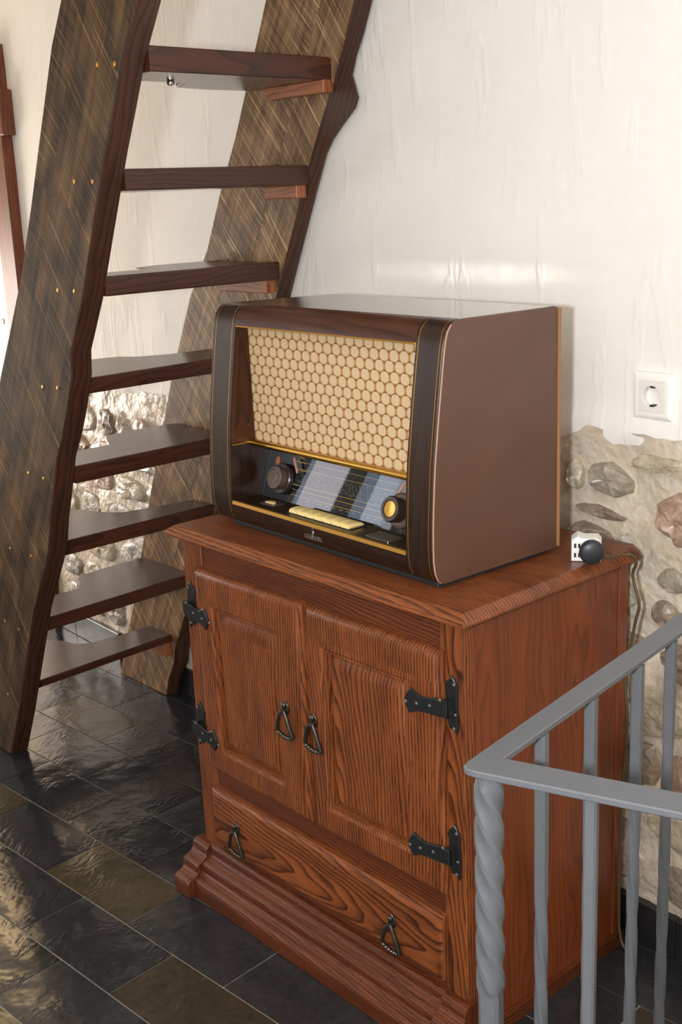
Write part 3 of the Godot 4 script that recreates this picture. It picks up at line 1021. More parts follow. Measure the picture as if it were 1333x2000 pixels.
# ------------------------------------------------------------------ the staircase
func build_staircase() -> void:
	var s := thing("staircase", "steep dark timber staircase with alternating paddle treads and hewn stringers", "staircase", Vector3(-0.92, 0, 0.2))
	var off := Vector3(0.92, 0, -0.2)
	var axis := Vector3(0.4706, 0.8823, 0).normalized()
	var ub := Basis(Vector3(axis.y, -axis.x, 0), axis, Vector3(0, 0, 1))
	var near := [
		-0.905, 0.0, -0.83, 0.14, -0.747, 0.311, -0.669, 0.472, -0.55, 0.658, -0.525, 0.74, -0.475, 0.86, -0.462, 0.897, -0.42, 0.96, -0.385, 1.025, -0.352, 1.10, -0.345, 1.153, -0.276, 1.266, -0.205, 1.41,
		-0.131, 1.558, -0.085, 1.64, -0.038, 1.727, 0.025, 1.815, 0.09, 1.94, 0.22, 2.18, 0.40, 2.49,
		0.06, 2.49, -0.12, 2.12, -0.245, 1.853, -0.299, 1.775, -0.392, 1.593, -0.454, 1.469, -0.538, 1.314, -0.62, 1.19, -0.699, 1.074, -0.80, 0.88, -0.95, 0.60, -1.08, 0.33, -1.235, 0.0]
	# the far stringer: right edge of the flat face and of its hewn flank, then the left edge
	var far_edge := [[-0.925, 0.0, -0.918, 0.0], [-0.905, 0.06, -0.890, 0.06], [-0.866, 0.125, -0.845, 0.125], [-0.856, 0.168, -0.835, 0.17], [-0.825, 0.225, -0.805, 0.23], [-0.79, 0.29, -0.775, 0.29], [-0.70, 0.44, -0.69, 0.45], [-0.59, 0.65, -0.575, 0.65], [-0.47, 0.87, -0.455, 0.87], [-0.36, 1.08, -0.345, 1.08], [-0.28, 1.231, -0.258, 1.231], [-0.20, 1.40, -0.172, 1.40], [-0.165, 1.478, -0.132, 1.477], [-0.124, 1.554, -0.092, 1.552], [-0.105, 1.59, -0.068, 1.580], [-0.085, 1.625, -0.035, 1.606], [-0.068, 1.655, 0.012, 1.640], [-0.058, 1.672, 0.024, 1.660], [-0.045, 1.69, 0.016, 1.684], [-0.035, 1.71, 0.006, 1.708], [-0.01, 1.76, 0.022, 1.745], [0.01, 1.805, 0.050, 1.79], [0.035, 1.86, 0.078, 1.846], [0.15, 2.08, 0.19, 2.07], [0.38, 2.49, 0.41, 2.49]]
	var far_left := [0.04, 2.49, -0.13, 2.15, -0.258, 1.892, -0.293, 1.821, -0.347, 1.715, -0.403, 1.604, -0.479, 1.476, -0.55, 1.339, -0.64, 1.22, -0.759, 0.993, -0.824, 0.842, -0.913, 0.648, -1.066, 0.264, -1.189, 0.0]
	var far_face := PackedVector2Array()
	var far_flank := PackedVector2Array()
	for e in far_edge:
		far_face.append(Vector2(e[0], e[1]))
		far_flank.append(Vector2(e[2], e[3]))
	far_face.append_array(poly(far_left))
	far_flank.append_array(poly(far_left))
	var g := Geo.new()
	g.prism(poly(near), fr(FZ, off), 0.447, 0.5, 0.003)
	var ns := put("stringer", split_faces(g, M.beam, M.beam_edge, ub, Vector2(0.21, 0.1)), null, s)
	ns.set_meta("label", "near hewn stringer with pairs of nail heads")
	g = Geo.new()
	var back := func(p: Vector2) -> float: return maxf(-0.070, -0.006 + 0.048 * (p.x - 0.8) + lerpf(0.019, 0.003, smoothstep(1.03, 1.10, p.y)))
	g.hewn(far_face, far_flank, fr(FZ, off), -0.03, back)
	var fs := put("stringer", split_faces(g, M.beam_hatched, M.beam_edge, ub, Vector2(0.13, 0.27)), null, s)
	fs.set_meta("label", "far stringer with crossed saw marks and a burl")
	# nail heads where the treads are fixed
	for a in [[-0.13, 1.722], [-0.068, 1.717], [-0.259, 1.511], [-0.187, 1.508], [-0.373, 1.288], [-0.303, 1.288], [-0.49, 1.066], [-0.42, 1.07], [-0.607, 0.847], [-0.534, 0.844], [-0.756, 0.628], [-0.644, 0.63], [-0.838, 0.411], [-0.761, 0.407], [-0.955, 0.192], [-0.874, 0.192]]:
		g = Geo.new()
		g.lathe(PackedVector2Array([Vector2(0.0052, 0.0), Vector2(0.0050, 0.0010), Vector2(0.0030, 0.0018), Vector2(0.0004, 0.0020)]), 8, fr(FZ, off + Vector3(a[0], a[1], 0.4995)))
		part("nail_head", g, M.brass, s)
	# treads: [top, thickness, outline in x, z from the front edge round the back]
	var z0 := -0.03
	var z1 := 0.447
	var treads := [
		[0.214, 0.022, [-0.845, z1, -1.135, z1, -1.143, 0.29, -1.120, 0.245, -1.075, 0.218, -1.02, 0.205, -0.995, 0.17, -0.985, 0.06, -0.985, z0, -0.865, z0, -0.86, 0.1]],
		[0.434, 0.036, [-0.714, z1, -0.872, z1, -0.873, 0.262, -0.905, 0.240, -0.95, 0.220, -0.975, 0.185, -0.985, 0.09, -0.985, z0, -0.735, z0]],
		[0.662, 0.038, [-0.597, z1, -0.865, z1, -0.868, 0.28, -0.850, 0.235, -0.775, 0.215, -0.73, 0.18, -0.71, 0.09, -0.69, z0, -0.600, z0]],
		[0.871, 0.042, [-0.480, z1, -0.638, z1, -0.646, 0.25, -0.70, 0.225, -0.755, 0.195, -0.768, 0.12, -0.75, z0, -0.49, z0]],
		[1.090, 0.036, [-0.372, z1, -0.66, z1, -0.665, 0.27, -0.645, 0.20, -0.60, 0.175, -0.565, 0.10, -0.555, z0, -0.385, z0]],
		[1.315, 0.042, [-0.264, z1, -0.40, z1, -0.41, 0.25, -0.50, 0.22, -0.53, 0.15, -0.53, z0, -0.262, z0]],
		[1.530, 0.043, [-0.150, z1, -0.43, z1, -0.435, 0.25, -0.41, 0.2, -0.33, 0.15, -0.32, z0, -0.140, z0]],
		[1.749, 0.047, [-0.031, z1, -0.19, z1, -0.20, 0.25, -0.29, 0.21, -0.31, 0.12, -0.31, z0, -0.048, z0]],
		[1.968, 0.045, [0.085, z1, -0.20, z1, -0.20, 0.25, -0.18, 0.2, -0.10, 0.15, -0.10, z0, 0.08, z0]],
		[2.186, 0.045, [0.20, z1, 0.05, z1, 0.04, 0.25, -0.05, 0.21, -0.07, 0.12, -0.07, z0, 0.19, z0]],
	]
	var k := 0
	for t in treads:
		var o: Array = t[2]
		var p := PackedVector2Array()
		for i in range(0, o.size(), 2):
			p.append(Vector2(o[i], -o[i + 1]))
		g = Geo.new()
		g.prism(p, fr(FY, off), t[0] - t[1], t[0], 0.004, 2)
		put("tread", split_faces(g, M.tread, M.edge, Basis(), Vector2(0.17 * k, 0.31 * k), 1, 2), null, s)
		k += 1
	g = Geo.new()
	g.lathe(PackedVector2Array([Vector2(0.004, 0.0), Vector2(0.0085, 0.002), Vector2(0.0085, 0.008), Vector2(0.007, 0.010)]), 14, fr(FY, off + Vector3(-0.165, 1.692, 0.31)))
	part("hook_screw", g, M.chrome, s)
	# the cleats nailed to the far stringer under the treads
	for c in [[-0.247, -0.043, 1.676, 1.7025, 0.0], [-0.267, -0.149, 1.459, 1.4875, 0.0], [-0.47, -0.28, 1.242, 1.2735, 0.0], [-0.55, -0.40, 1.026, 1.0535, 0.0], [-0.70, -0.55, 0.798, 0.8295, 0.0], [-0.93, -0.865, 0.150, 0.192, 0.0]]:
		g = Geo.new()
		g.box(Vector3(c[0], c[2], -0.03) + off, Vector3(c[1], c[3], c[4]) + off, 0.002)
		part("cleat", g, M.cleat, s, 0, Vector2(c[0], c[2]))


# ------------------------------------------------------------------ the cabinet
const CW := 0.774      # body width
const CF := 0.48       # front of the face frame
const CT := 0.823      # top of the slab


func grow(r: Array, by: float, z: float) -> Array:
	return [r[0] - by, r[1] - by, r[2] + by, r[3] + by, z]


func build_cabinet() -> void:
	var c := thing("oak_cabinet", "carved reddish oak cabinet with two doors and a drawer under the old radio", "cabinet")
	var g := Geo.new()
	# the body: inset side panels between stiles, back and floor
	g.box(Vector3(0.004, 0.0, 0.03), Vector3(0.02, 0.803, 0.46))
	part("side_panel", g, M.oak_plain, c, 1, Vector2(0.1, 0))
	g = Geo.new()
	g.box(Vector3(CW - 0.02, 0.0, 0.03), Vector3(CW - 0.003, 0.803, 0.46))
	part("side_panel", g, M.oak_plain, c, 1, Vector2(0.02, 0.03))
	for x in [[0.0, 0.02], [CW - 0.02, CW]]:
		g = Geo.new()
		g.box(Vector3(x[0], 0.0, 0.028), Vector3(x[1], 0.803, 0.056), 0.0015)
		part("rear_stile", g, M.oak_plain, c, 1, Vector2(0.31, 0.02))
		g = Geo.new()
		g.box(Vector3(x[0] - 0.009 if x[0] == 0.0 else x[0], 0.0, 0.028), Vector3(x[1] if x[0] == 0.0 else x[1] + 0.009, 0.027, CF - 0.004), 0.003)
		part("foot_strip", g, M.oak_dark, c, 2, Vector2(0.1, 0))
	g = Geo.new()
	g.box(Vector3(0.02, 0.02, 0.03), Vector3(CW - 0.02, 0.803, 0.038))
	part("back_panel", g, M.oak_plain, c, 1)
	g = Geo.new()
	g.box(Vector3(0.0, 0.0, CF - 0.028), Vector3(0.064, 0.803, CF), 0.002)
	part("stile", g, M.oak, c, 1, Vector2(0.45, 0.1))
	g = Geo.new()
	g.box(Vector3(0.724, 0.0, CF - 0.028), Vector3(CW, 0.803, CF), 0.002)
	part("stile", g, M.oak, c, 1, Vector2(-0.40, 0.16))
	g = Geo.new()
	g.box(Vector3(0.064, 0.735, CF - 0.026), Vector3(0.724, 0.803, CF - 0.003))
	part("top_rail", g, M.oak_dark, c, 0, Vector2(-0.43, 0))
	g = Geo.new()
	g.box(Vector3(0.064, 0.24, CF - 0.026), Vector3(0.724, 0.315, CF - 0.003))
	part("middle_rail", g, M.oak_dark, c, 0, Vector2(0.07, 0.1))
	g = Geo.new()
	g.box(Vector3(0.064, 0.0, CF - 0.026), Vector3(0.724, 0.14, CF - 0.003))
	part("bottom_rail", g, M.oak_dark, c, 0, Vector2(0.2, 0.2))
	g = Geo.new()
	g.box(Vector3(0.372, 0.302, CF - 0.026), Vector3(0.412, 0.740, CF + 0.002), 0.001)
	part("centre_stile", g, M.oak, c, 1, Vector2(0.06, 0.3))
	# the top slab: a nosing that slopes in to the flat
	var o := 0.027
	var rings := []
	for k in [[0.803, 0.02], [0.803, 0.002], [0.8043, 0.0], [0.8075, 0.0], [0.8115, 0.003], [0.8160, 0.008], [0.8195, 0.0135], [0.8205, 0.0150], [0.8215, 0.0155], [0.823, 0.019]]:
		var i: float = k[1]
		rings.append(PackedVector3Array([Vector3(-o + i, k[0], CF + o - i), Vector3(CW + o - i, k[0], CF + o - i), Vector3(CW + o - i, k[0], 0.030 + i * 0.3), Vector3(CW + o - 0.012 - i, k[0], 0.014), Vector3(-o + 0.012 + i, k[0], 0.014), Vector3(-o + i, k[0], 0.030 + i * 0.3)]))
	g = Geo.new()
	g.loft(rings)
	part("top", g, M.oak, c, 0, Vector2(0.33, 0.06), 30.0)
	# the doors
	make_door(c, [0.053, 0.300, 0.386, 0.745], [0.118, 0.365, 0.306, 0.664], 1.0, Vector2(0.387, 0.0), Vector2(0.41, 0.37))
	make_door(c, [0.399, 0.298, 0.737, 0.745], [0.455, 0.364, 0.650, 0.666], -1.0, Vector2(0.02, 0.31), Vector2(-0.135, 0.12))
	# the drawer
	g = Geo.new()
	var r := [0.056, 0.126, 0.731, 0.256]
	g.rects([grow(r, 0.0, CF - 0.003), grow(r, 0.0, CF + 0.007), grow(r, -0.003, CF + 0.012), grow(r, -0.007, CF + 0.0155), grow(r, -0.012, CF + 0.0175), grow(r, -0.016, CF + 0.018)])
	var d := part("drawer_front", g, M.oak, c, 0, Vector2(0.15, 0.2), 50.0)
	for x in [0.148, 0.610]:
		drop_handle(d, x, 0.209)
	# the stepped plinth moulding and its two end blocks
	var prof := [0.0, 0.106, 0.009, 0.1045, 0.0145, 0.100, 0.017, 0.094, 0.0155, 0.088, 0.0175, 0.0835, 0.022, 0.079, 0.028, 0.0755, 0.0335, 0.074, 0.040, 0.0715, 0.044, 0.066, 0.0445, 0.060, 0.0425, 0.0555, 0.0445, 0.0505, 0.049, 0.0465, 0.055, 0.0435, 0.0605, 0.0425, 0.066, 0.040, 0.070, 0.035, 0.0712, 0.028, 0.070, 0.010, 0.069, 0.0]
	var a := []
	var b := []
	for i in range(0, prof.size(), 2):
		a.append_array([CF + prof[i] * 0.90 - 0.003, prof[i + 1]])
		b.append_array([CF + prof[i] + 0.004, prof[i + 1] * 0.985])
	a.append_array([CF - 0.01, 0.0, CF - 0.01, 0.106])
	b.append_array([CF - 0.01, 0.0, CF - 0.01, 0.104])
	g = Geo.new()
	g.prism(pzy(a), fr(FX), 0.026, 0.735)
	part("plinth_moulding", g, M.oak_dark, c, 0, Vector2(0.30, 0.3), 60.0)
	for x in [[-0.022, 0.032], [0.729, 0.786]]:
		g = Geo.new()
		g.prism(pzy(b), fr(FX), x[0], x[1])
		part("plinth_block", g, M.oak_dark, c, 0, Vector2(0.31, x[0]), 60.0)


func make_door(c: Node3D, r: Array, p: Array, side: float, off: Vector2, poff: Vector2) -> void:
	var g := Geo.new()
	g.rects([grow(r, 0.0, CF - 0.003), grow(r, 0.0, CF + 0.005), grow(r, -0.0025, CF + 0.0095), grow(r, -0.0065, CF + 0.0135), grow(r, -0.0115, CF + 0.0165), grow(r, -0.017, CF + 0.018), grow(p, 0.013, CF + 0.018), grow(p, 0.0115, CF + 0.0172), grow(p, 0.008, CF + 0.0120), grow(p, 0.006, CF + 0.0115), grow(p, 0.0035, CF + 0.0128), grow(p, 0.001, CF + 0.0115), grow(p, 0.0, CF + 0.006), grow(p, -0.001, CF + 0.0035)], false)
	var d := part("door", g, M.oak, c, 1, off, 50.0)
	g = Geo.new()
	g.rects([grow(p, -0.001, CF + 0.0035), grow(p, -0.004, CF + 0.0065), grow(p, -0.010, CF + 0.0100), grow(p, -0.017, CF + 0.0128), grow(p, -0.020, CF + 0.0134)])
	part("panel", g, M.oak, d, 1, poff, 50.0)
	drop_handle(d, 0.337 if side > 0.0 else 0.419, 0.541)
	for y in [0.0, -0.268]:
		hinge(d, side, y)


func drop_handle(d: Node3D, x: float, y: float) -> void:
	# a small rosette with a triangular drop, its lower bar twisted
	var z := CF + 0.018
	var g := Geo.new()
	g.prism(poly([x - 0.007, y - 0.026, x + 0.007, y - 0.026, x + 0.010, y - 0.016, x + 0.008, y - 0.008, x + 0.004, y - 0.003, x, y + 0.001, x - 0.004, y - 0.003, x - 0.008, y - 0.008, x - 0.010, y - 0.016]), fr(FZ), z - 0.001, z + 0.004, 0.0015)
	g.lathe(PackedVector2Array([Vector2(0.005, 0.0), Vector2(0.0062, 0.003), Vector2(0.005, 0.006), Vector2(0.001, 0.0075)]), 10, fr(FZ, Vector3(x, y - 0.007, z + 0.003)))
	g.lathe(PackedVector2Array([Vector2(0.0045, 0.0), Vector2(0.0055, 0.006), Vector2(0.0045, 0.0115), Vector2(0.001, 0.013)]), 10, fr(FZ, Vector3(x, y - 0.019, z + 0.002)))
	var zz := z + 0.0095
	var t := Vector3(x, y - 0.019, zz)
	var l := Vector3(x - 0.021, y - 0.066, zz - 0.002)
	var rr := Vector3(x + 0.021, y - 0.070, zz - 0.002)
	g.tube(PackedVector3Array([t + Vector3(-0.003, 0, 0), t + Vector3(-0.0105, -0.010, 0.001), t.lerp(l, 0.6) + Vector3(-0.0045, 0, 0.001), l + Vector3(-0.001, 0.006, 0), l]), 0.0034, 8, false, 0.0042)
	g.tube(PackedVector3Array([t + Vector3(0.003, 0, 0), t + Vector3(0.0105, -0.010, 0.001), t.lerp(rr, 0.6) + Vector3(0.0045, 0, 0.001), rr + Vector3(0.001, 0.006, 0), rr]), 0.0034, 8, false, 0.0052)
	g.tube(PackedVector3Array([l, l.lerp(rr, 0.5) + Vector3(0, -0.004, 0.001), rr]), 0.0030, 8)
	for k in 6:
		var q := l.lerp(rr, (k + 0.5) / 6.0) + Vector3(0, -0.0035 * sin(PI * (k + 0.5) / 6.0), 0.001)
		var bs := Basis(Vector3(0, 0, 1), deg_to_rad(28.0)) * FX
		g.lathe(PackedVector2Array([Vector2(0.0012, -0.0038), Vector2(0.0046, -0.0014), Vector2(0.0046, 0.0014), Vector2(0.0012, 0.0038)]), 8, fr(bs, q))
	part("handle", g, M.pewter, d, 1, Vector2.ZERO, 55.0)


func hinge(d: Node3D, side: float, dy: float) -> void:
	# a wrought strap hinge: shaped plate on the stile, flared strap on the door
	var plate := [0.741, 0.668, 0.737, 0.686, 0.742, 0.695, 0.747, 0.697, 0.751, 0.706, 0.757, 0.701, 0.764, 0.690, 0.764, 0.613, 0.761, 0.604, 0.756, 0.612, 0.746, 0.612, 0.740, 0.628, 0.738, 0.638]
	var strap := [0.757, 0.667, 0.730, 0.6655, 0.705, 0.6600, 0.690, 0.6605, 0.674, 0.668, 0.664, 0.655, 0.659, 0.645, 0.664, 0.632, 0.671, 0.622, 0.690, 0.631, 0.708, 0.6335, 0.735, 0.636, 0.757, 0.638]
	var g := Geo.new()
	for s in 2:
		var src: Array = [plate, strap][s]
		var q := PackedVector2Array()
		for i in range(0, src.size(), 2):
			var x: float = src[i]
			if side > 0.0:
				x = CW - x
				if s == 1 and x > 0.04:
					x = 0.03 + (x - 0.03) * 0.86
			q.append(Vector2(x, src[i + 1] + dy))
		if s == 0:
			g.prism(q, fr(FZ), CF - 0.001, CF + 0.005, 0.0015)
		else:
			g.prism(q, fr(FZ), CF + 0.0165, CF + 0.0225, 0.0015)
	# the knuckle where the strap bends down to the stile
	var kx := 0.745 if side < 0.0 else CW - 0.757
	g.box(Vector3(kx, 0.6385 + dy, CF + 0.001), Vector3(kx + 0.012, 0.6665 + dy, CF + 0.0215), 0.0015)
	var hm := part("hinge", g, M.iron_black, d, 1, Vector2(dy, side))
	hm.set_meta("label", "black wrought iron strap hinge")
	for p in [[0.758, 0.692, 0.005], [0.757, 0.615, 0.005], [0.760, 0.640, 0.005], [0.742, 0.634, 0.005], [0.690, 0.645, 0.0225], [0.720, 0.650, 0.0225], [0.743, 0.667, 0.0225], [0.665, 0.642, 0.0225]]:
		g = Geo.new()
		var px: float = p[0] if side < 0.0 else CW - p[0]
		g.lathe(PackedVector2Array([Vector2(0.0030, -0.0005), Vector2(0.0028, 0.0006), Vector2(0.0016, 0.0014), Vector2(0.0002, 0.0016)]), 8, fr(FZ, Vector3(px, p[1] + dy, CF + p[2])))
		part("stud", g, M.stud, d)


# ------------------------------------------------------------------ the radio
func strip(pr: Array, x0: float, x1: float, lift: float, lo: float, hi: float) -> Geo:
	# a thin band that follows the side profile (z, y pairs) between two heights
	var g := Geo.new()
	var n := pr.size() / 2
	var q := []
	for i in n:
		var p := Vector2(pr[i * 2], pr[i * 2 + 1])
		if p.y < lo or p.y > hi:
			continue
		var a := Vector2(pr[maxi(i - 1, 0) * 2], pr[maxi(i - 1, 0) * 2 + 1])
		var b := Vector2(pr[mini(i + 1, n - 1) * 2], pr[mini(i + 1, n - 1) * 2 + 1])
		var t := (b - a).normalized()
		var nn := Vector2(t.y, -t.x)
		if nn.x < 0.0:
			nn = -nn
		q.append([p + nn * lift, p - nn * 0.0004])
	for i in q.size() - 1:
		var a: Vector2 = q[i][0]
		var b: Vector2 = q[i + 1][0]
		var c: Vector2 = q[i][1]
		var e: Vector2 = q[i + 1][1]
		var A := Vector3(x0, a.y, a.x)
		var B := Vector3(x1, a.y, a.x)
		var C := Vector3(x1, b.y, b.x)
		var D := Vector3(x0, b.y, b.x)
		if a.y < b.y:
			g.quad(A, B, C, D)
			g.quad(Vector3(x0, c.y, c.x), A, D, Vector3(x0, e.y, e.x))
			g.quad(B, Vector3(x1, c.y, c.x), Vector3(x1, e.y, e.x), C)
		else:
			g.quad(B, A, D, C)
	return g


func build_radio() -> void:
	var r := thing("tube_radio", "old brown lacquered tube radio with honeycomb grille cloth on the oak cabinet", "radio", Vector3(0.686, CT, 0.429), -0.0454)
	var front := [-0.004, 0.0085, 0.004, 0.0115, 0.010, 0.017, 0.016, 0.030, 0.019, 0.050, 0.0193, 0.075, 0.0187, 0.105, 0.017, 0.137, 0.0145, 0.175, 0.011, 0.215, 0.005, 0.262, -0.0015, 0.310, -0.008, 0.355, -0.0145, 0.396, -0.0175, 0.411, -0.022, 0.423, -0.030, 0.4325, -0.040, 0.438, -0.052, 0.440]
	var side := front.duplicate()
	side.append_array([-0.285, 0.438, -0.285, 0.0085])
	var g := Geo.new()
	g.box(Vector3(-0.61, 0.0, -0.272), Vector3(-0.012, 0.011, 0.000), 0.002)
	part("base", g, M.rubber, r)
	g = Geo.new()
	g.prism(pzy(side), fr(FX), -0.0058, 0.0, 0.0012)
	part("side_panel", g, M.case_side, r, 1, Vector2(0.1, 0.0), 20.0)
	g = Geo.new()
	g.prism(PackedVector2Array([Vector2(-0.6555, 0.052), Vector2(-0.602, 0.285), Vector2(-0.596, 0.285), Vector2(-0.648, 0.052)]), fr(FY), 0.0085, 0.4385)
	part("side_panel", g, M.case_side, r)
	var pil := front.duplicate()
	pil.append_array([-0.052, 0.420, -0.092, 0.420, -0.092, 0.0085])
	for x in [[-0.068, -0.0058], [-0.656, -0.582]]:
		g = Geo.new()
		g.prism(pzy(pil), fr(FX), x[0], x[1], 0.0008)
		part("pillar", g, M.lacquer, r, 1, Vector2(x[0], 0.02), 30.0)
	for x in [[-0.0125, -0.0112], [-0.0625, -0.0608], [-0.6475, -0.6460], [-0.5915, -0.5898]]:
		part("gold_line", strip(front, x[0], x[1], 0.0004, 0.014, 0.4396), M.gold_line, r)
	part("worn_edge", strip(front, -0.0020, 0.0002, 0.0003, 0.010, 0.434), M.chip, r)
	g = Geo.new()
	g.prism(PackedVector2Array([Vector2(-0.6558, 0.052), Vector2(-0.0058, 0.052), Vector2(-0.0058, 0.285), Vector2(-0.602, 0.285)]), fr(FY), 0.424, 0.4394, 0.0008)
	part("top_board", g, M.case_top, r, 0, Vector2(0.0, 0.6))
	g = Geo.new()
	g.prism(pzy([-0.052, 0.440, -0.040, 0.438, -0.030, 0.4325, -0.022, 0.423, -0.0175, 0.411, -0.0155, 0.401, -0.046, 0.399, -0.052, 0.405]), fr(FX), -0.582, -0.068)
	part("header", g, M.walnut, r, 0, Vector2(0.0, 0.0), 40.0)
	g = Geo.new()
	g.prism(pzy([0.0178, 0.0555, 0.0190, 0.050, 0.016, 0.030, 0.010, 0.017, 0.004, 0.0115, -0.06, 0.0105, -0.06, 0.0555]), fr(FX), -0.582, -0.068)
	part("front_apron", g, M.lacquer, r, 0, Vector2(0.1, 0.0), 40.0)
	g = Geo.new()
	g.prism(pzy([0.0182, 0.0562, 0.0198, 0.0495, 0.0184, 0.0490, 0.0120, 0.0562]), fr(FX), -0.5815, -0.0685)
	part("gold_trim", g, M.gold_line, r)
	g = Geo.new()
	g.box(Vector3(-0.5815, 0.3985, -0.0185), Vector3(-0.0685, 0.4020, -0.0150), 0.0006)
	part("gold_trim", g, M.gold_line, r)
	g = Geo.new()
	g.box(Vector3(-0.582, 0.1665, -0.035), Vector3(-0.5812, 0.1690, 0.010))
	part("gold_trim", g, M.gold_line, r)
	g = Geo.new()
	g.prism(pzy([-0.047, 0.164, -0.0445, 0.402, -0.050, 0.402, -0.053, 0.164]), fr(FX), -0.582, -0.068)
	part("grille_cloth", g, M.cloth, r, 1, Vector2(0.0, 0.0))
	g = Geo.new()
	g.prism(pzy([-0.046, 0.172, -0.0445, 0.400, -0.018, 0.399, -0.010, 0.352, -0.0035, 0.307, 0.003, 0.259, 0.009, 0.212, 0.0115, 0.190, 0.0125, 0.172]), fr(FX), -0.5825, -0.5812)
	part("cheek", g, M.walnut, r, 1, Vector2(0.1, 0.1))
	g = Geo.new()
	var bar := PackedVector3Array()
	for i in 9:
		bar.append(Vector3(lerpf(-0.5805, -0.0690, i / 8.0), 0.1660, -0.0385))
	g.tube(bar, 0.0068, 14)
	part("brass_bar", g, M.brass, r, 0, Vector2.ZERO, 60.0)
	g = Geo.new()
	g.prism(pzy([-0.040, 0.1625, -0.0815, 0.1500, -0.090, 0.156, -0.055, 0.172]), fr(FX), -0.582, -0.068)
	part("dial_hood", g, M.black, r)
	g = Geo.new()
	g.prism(pzy([-0.050, 0.0550, -0.0815, 0.151, -0.0865, 0.1495, -0.055, 0.0535]), fr(FX), -0.582, -0.068)
	part("dial", g, M.dial, r, 1, Vector2(0.582, -0.055))
	# knobs turn on axes square to the tilted dial
	var nz := Vector3(0, 0.311, 0.950).normalized()
	var kb := Basis(Vector3(1, 0, 0), nz.cross(Vector3(1, 0, 0)), nz)
	var at := Vector3(-0.514, 0.096, -0.0635)
	g = Geo.new()
	g.lathe(PackedVector2Array([Vector2(0.030, 0.0), Vector2(0.0312, 0.002), Vector2(0.0312, 0.010), Vector2(0.0295, 0.012), Vector2(0.010, 0.0125)]), 36, fr(kb, at))
	var k := part("knob_ring", g, M.knob, r, 1, Vector2.ZERO, 40.0)
	g = Geo.new()
	g.lathe(PackedVector2Array([Vector2(0.0225, 0.012), Vector2(0.0232, 0.024), Vector2(0.0220, 0.0262), Vector2(0.0185, 0.0262), Vector2(0.0180, 0.0250), Vector2(0.0110, 0.0246), Vector2(0.0105, 0.0256), Vector2(0.005, 0.0256), Vector2(0.0046, 0.0248), Vector2(0.0005, 0.0248)]), 36, fr(kb, at))
	part("knob", g, M.knob_face, r, 1, Vector2.ZERO, 40.0)
	at = Vector3(-0.150, 0.094, -0.0625)
	g = Geo.new()
	g.lathe(PackedVector2Array([Vector2(0.0310, 0.0), Vector2(0.0318, 0.003), Vector2(0.0318, 0.019), Vector2(0.0295, 0.0215), Vector2(0.0255, 0.0225), Vector2(0.010, 0.0225)]), 36, fr(kb, at))
	part("knob_ring", g, M.knob_face, r, 1, Vector2.ZERO, 40.0)
	g = Geo.new()
	g.lathe(PackedVector2Array([Vector2(0.0225, 0.0225), Vector2(0.0235, 0.042), Vector2(0.0215, 0.0455), Vector2(0.0165, 0.0455), Vector2(0.0155, 0.0435), Vector2(0.008, 0.043)]), 36, fr(kb, at))
	k = part("knob", g, M.knob, r, 1, Vector2.ZERO, 40.0)
	g = Geo.new()
	g.lathe(PackedVector2Array([Vector2(0.0148, 0.0432), Vector2(0.0140, 0.0446), Vector2(0.0085, 0.0441), Vector2(0.0005, 0.0438)]), 28, fr(kb, at))
	part("cap", g, M.brass, k, 1, Vector2.ZERO, 40.0)
	# pointers above the knobs
	for p in [[Vector3(-0.474, 0.1290, -0.066), 0.62, 0.034], [Vector3(-0.160, 0.136, -0.062), -0.55, 0.026]]:
		g = Geo.new()
		var pb := kb * Basis(Vector3(0, 0, 1), p[1])
		g.box(Vector3(-0.0022, -p[2] * 0.5, 0.0), Vector3(0.0022, p[2] * 0.5, 0.004), 0.001, 1, fr(pb, p[0]))
		part("pointer", g, M.pink, r)
	# the ivory keys on the ledge
	g = Geo.new()
	g.box(Vector3(-0.428, 0.0550, -0.0415), Vector3(-0.238, 0.0568, -0.0005), 0.0006)
	part("key_frame", g, M.black, r)
	for i in 7:
		g = Geo.new()
		var x := -0.4225 + i * 0.0258
		g.prism(pzy([-0.0395, 0.0560, -0.0395, 0.0600, -0.034, 0.0632, -0.020, 0.0648, -0.008, 0.0640, -0.003, 0.0612, -0.002, 0.0560]), fr(FX), x, x + 0.0242, 0.0014)
		part("key", g, M.ivory, r, 0, Vector2.ZERO, 50.0)
	# the two little windows on the ledge, one with an ivory thumbwheel
	g = Geo.new()
	g.box(Vector3(-0.524, 0.0550, -0.0365), Vector3(-0.480, 0.0572, -0.0080), 0.0006)
	part("wheel_frame", g, M.glass_tab, r)
	g = Geo.new()
	var half := PackedVector2Array()
	for i in 11:
		var a := PI * i / 10.0
		half.append(Vector2(-0.502 + cos(a) * 0.0150, 0.0155 + sin(a) * 0.0125))
	g.prism(half, fr(FY), 0.0565, 0.0592, 0.0008)
	part("thumbwheel", g, M.ivory, r)
	g = Geo.new()
	g.box(Vector3(-0.190, 0.0550, -0.030), Vector3(-0.130, 0.0580, 0.0045), 0.0008)
	part("wheel_frame", g, M.glass_tab, r)
	# the badge: a lettered bar under an intertwined S and H
	g = Geo.new()
	g.box(Vector3(-0.342, 0.0250, 0.0120), Vector3(-0.300, 0.0345, 0.0186), 0.0006)
	var badge := part("badge", g, M.black, r)
	var font := SystemFont.new()
	font.font_names = PackedStringArray(["Droid Sans"])
	font.font_weight = 700
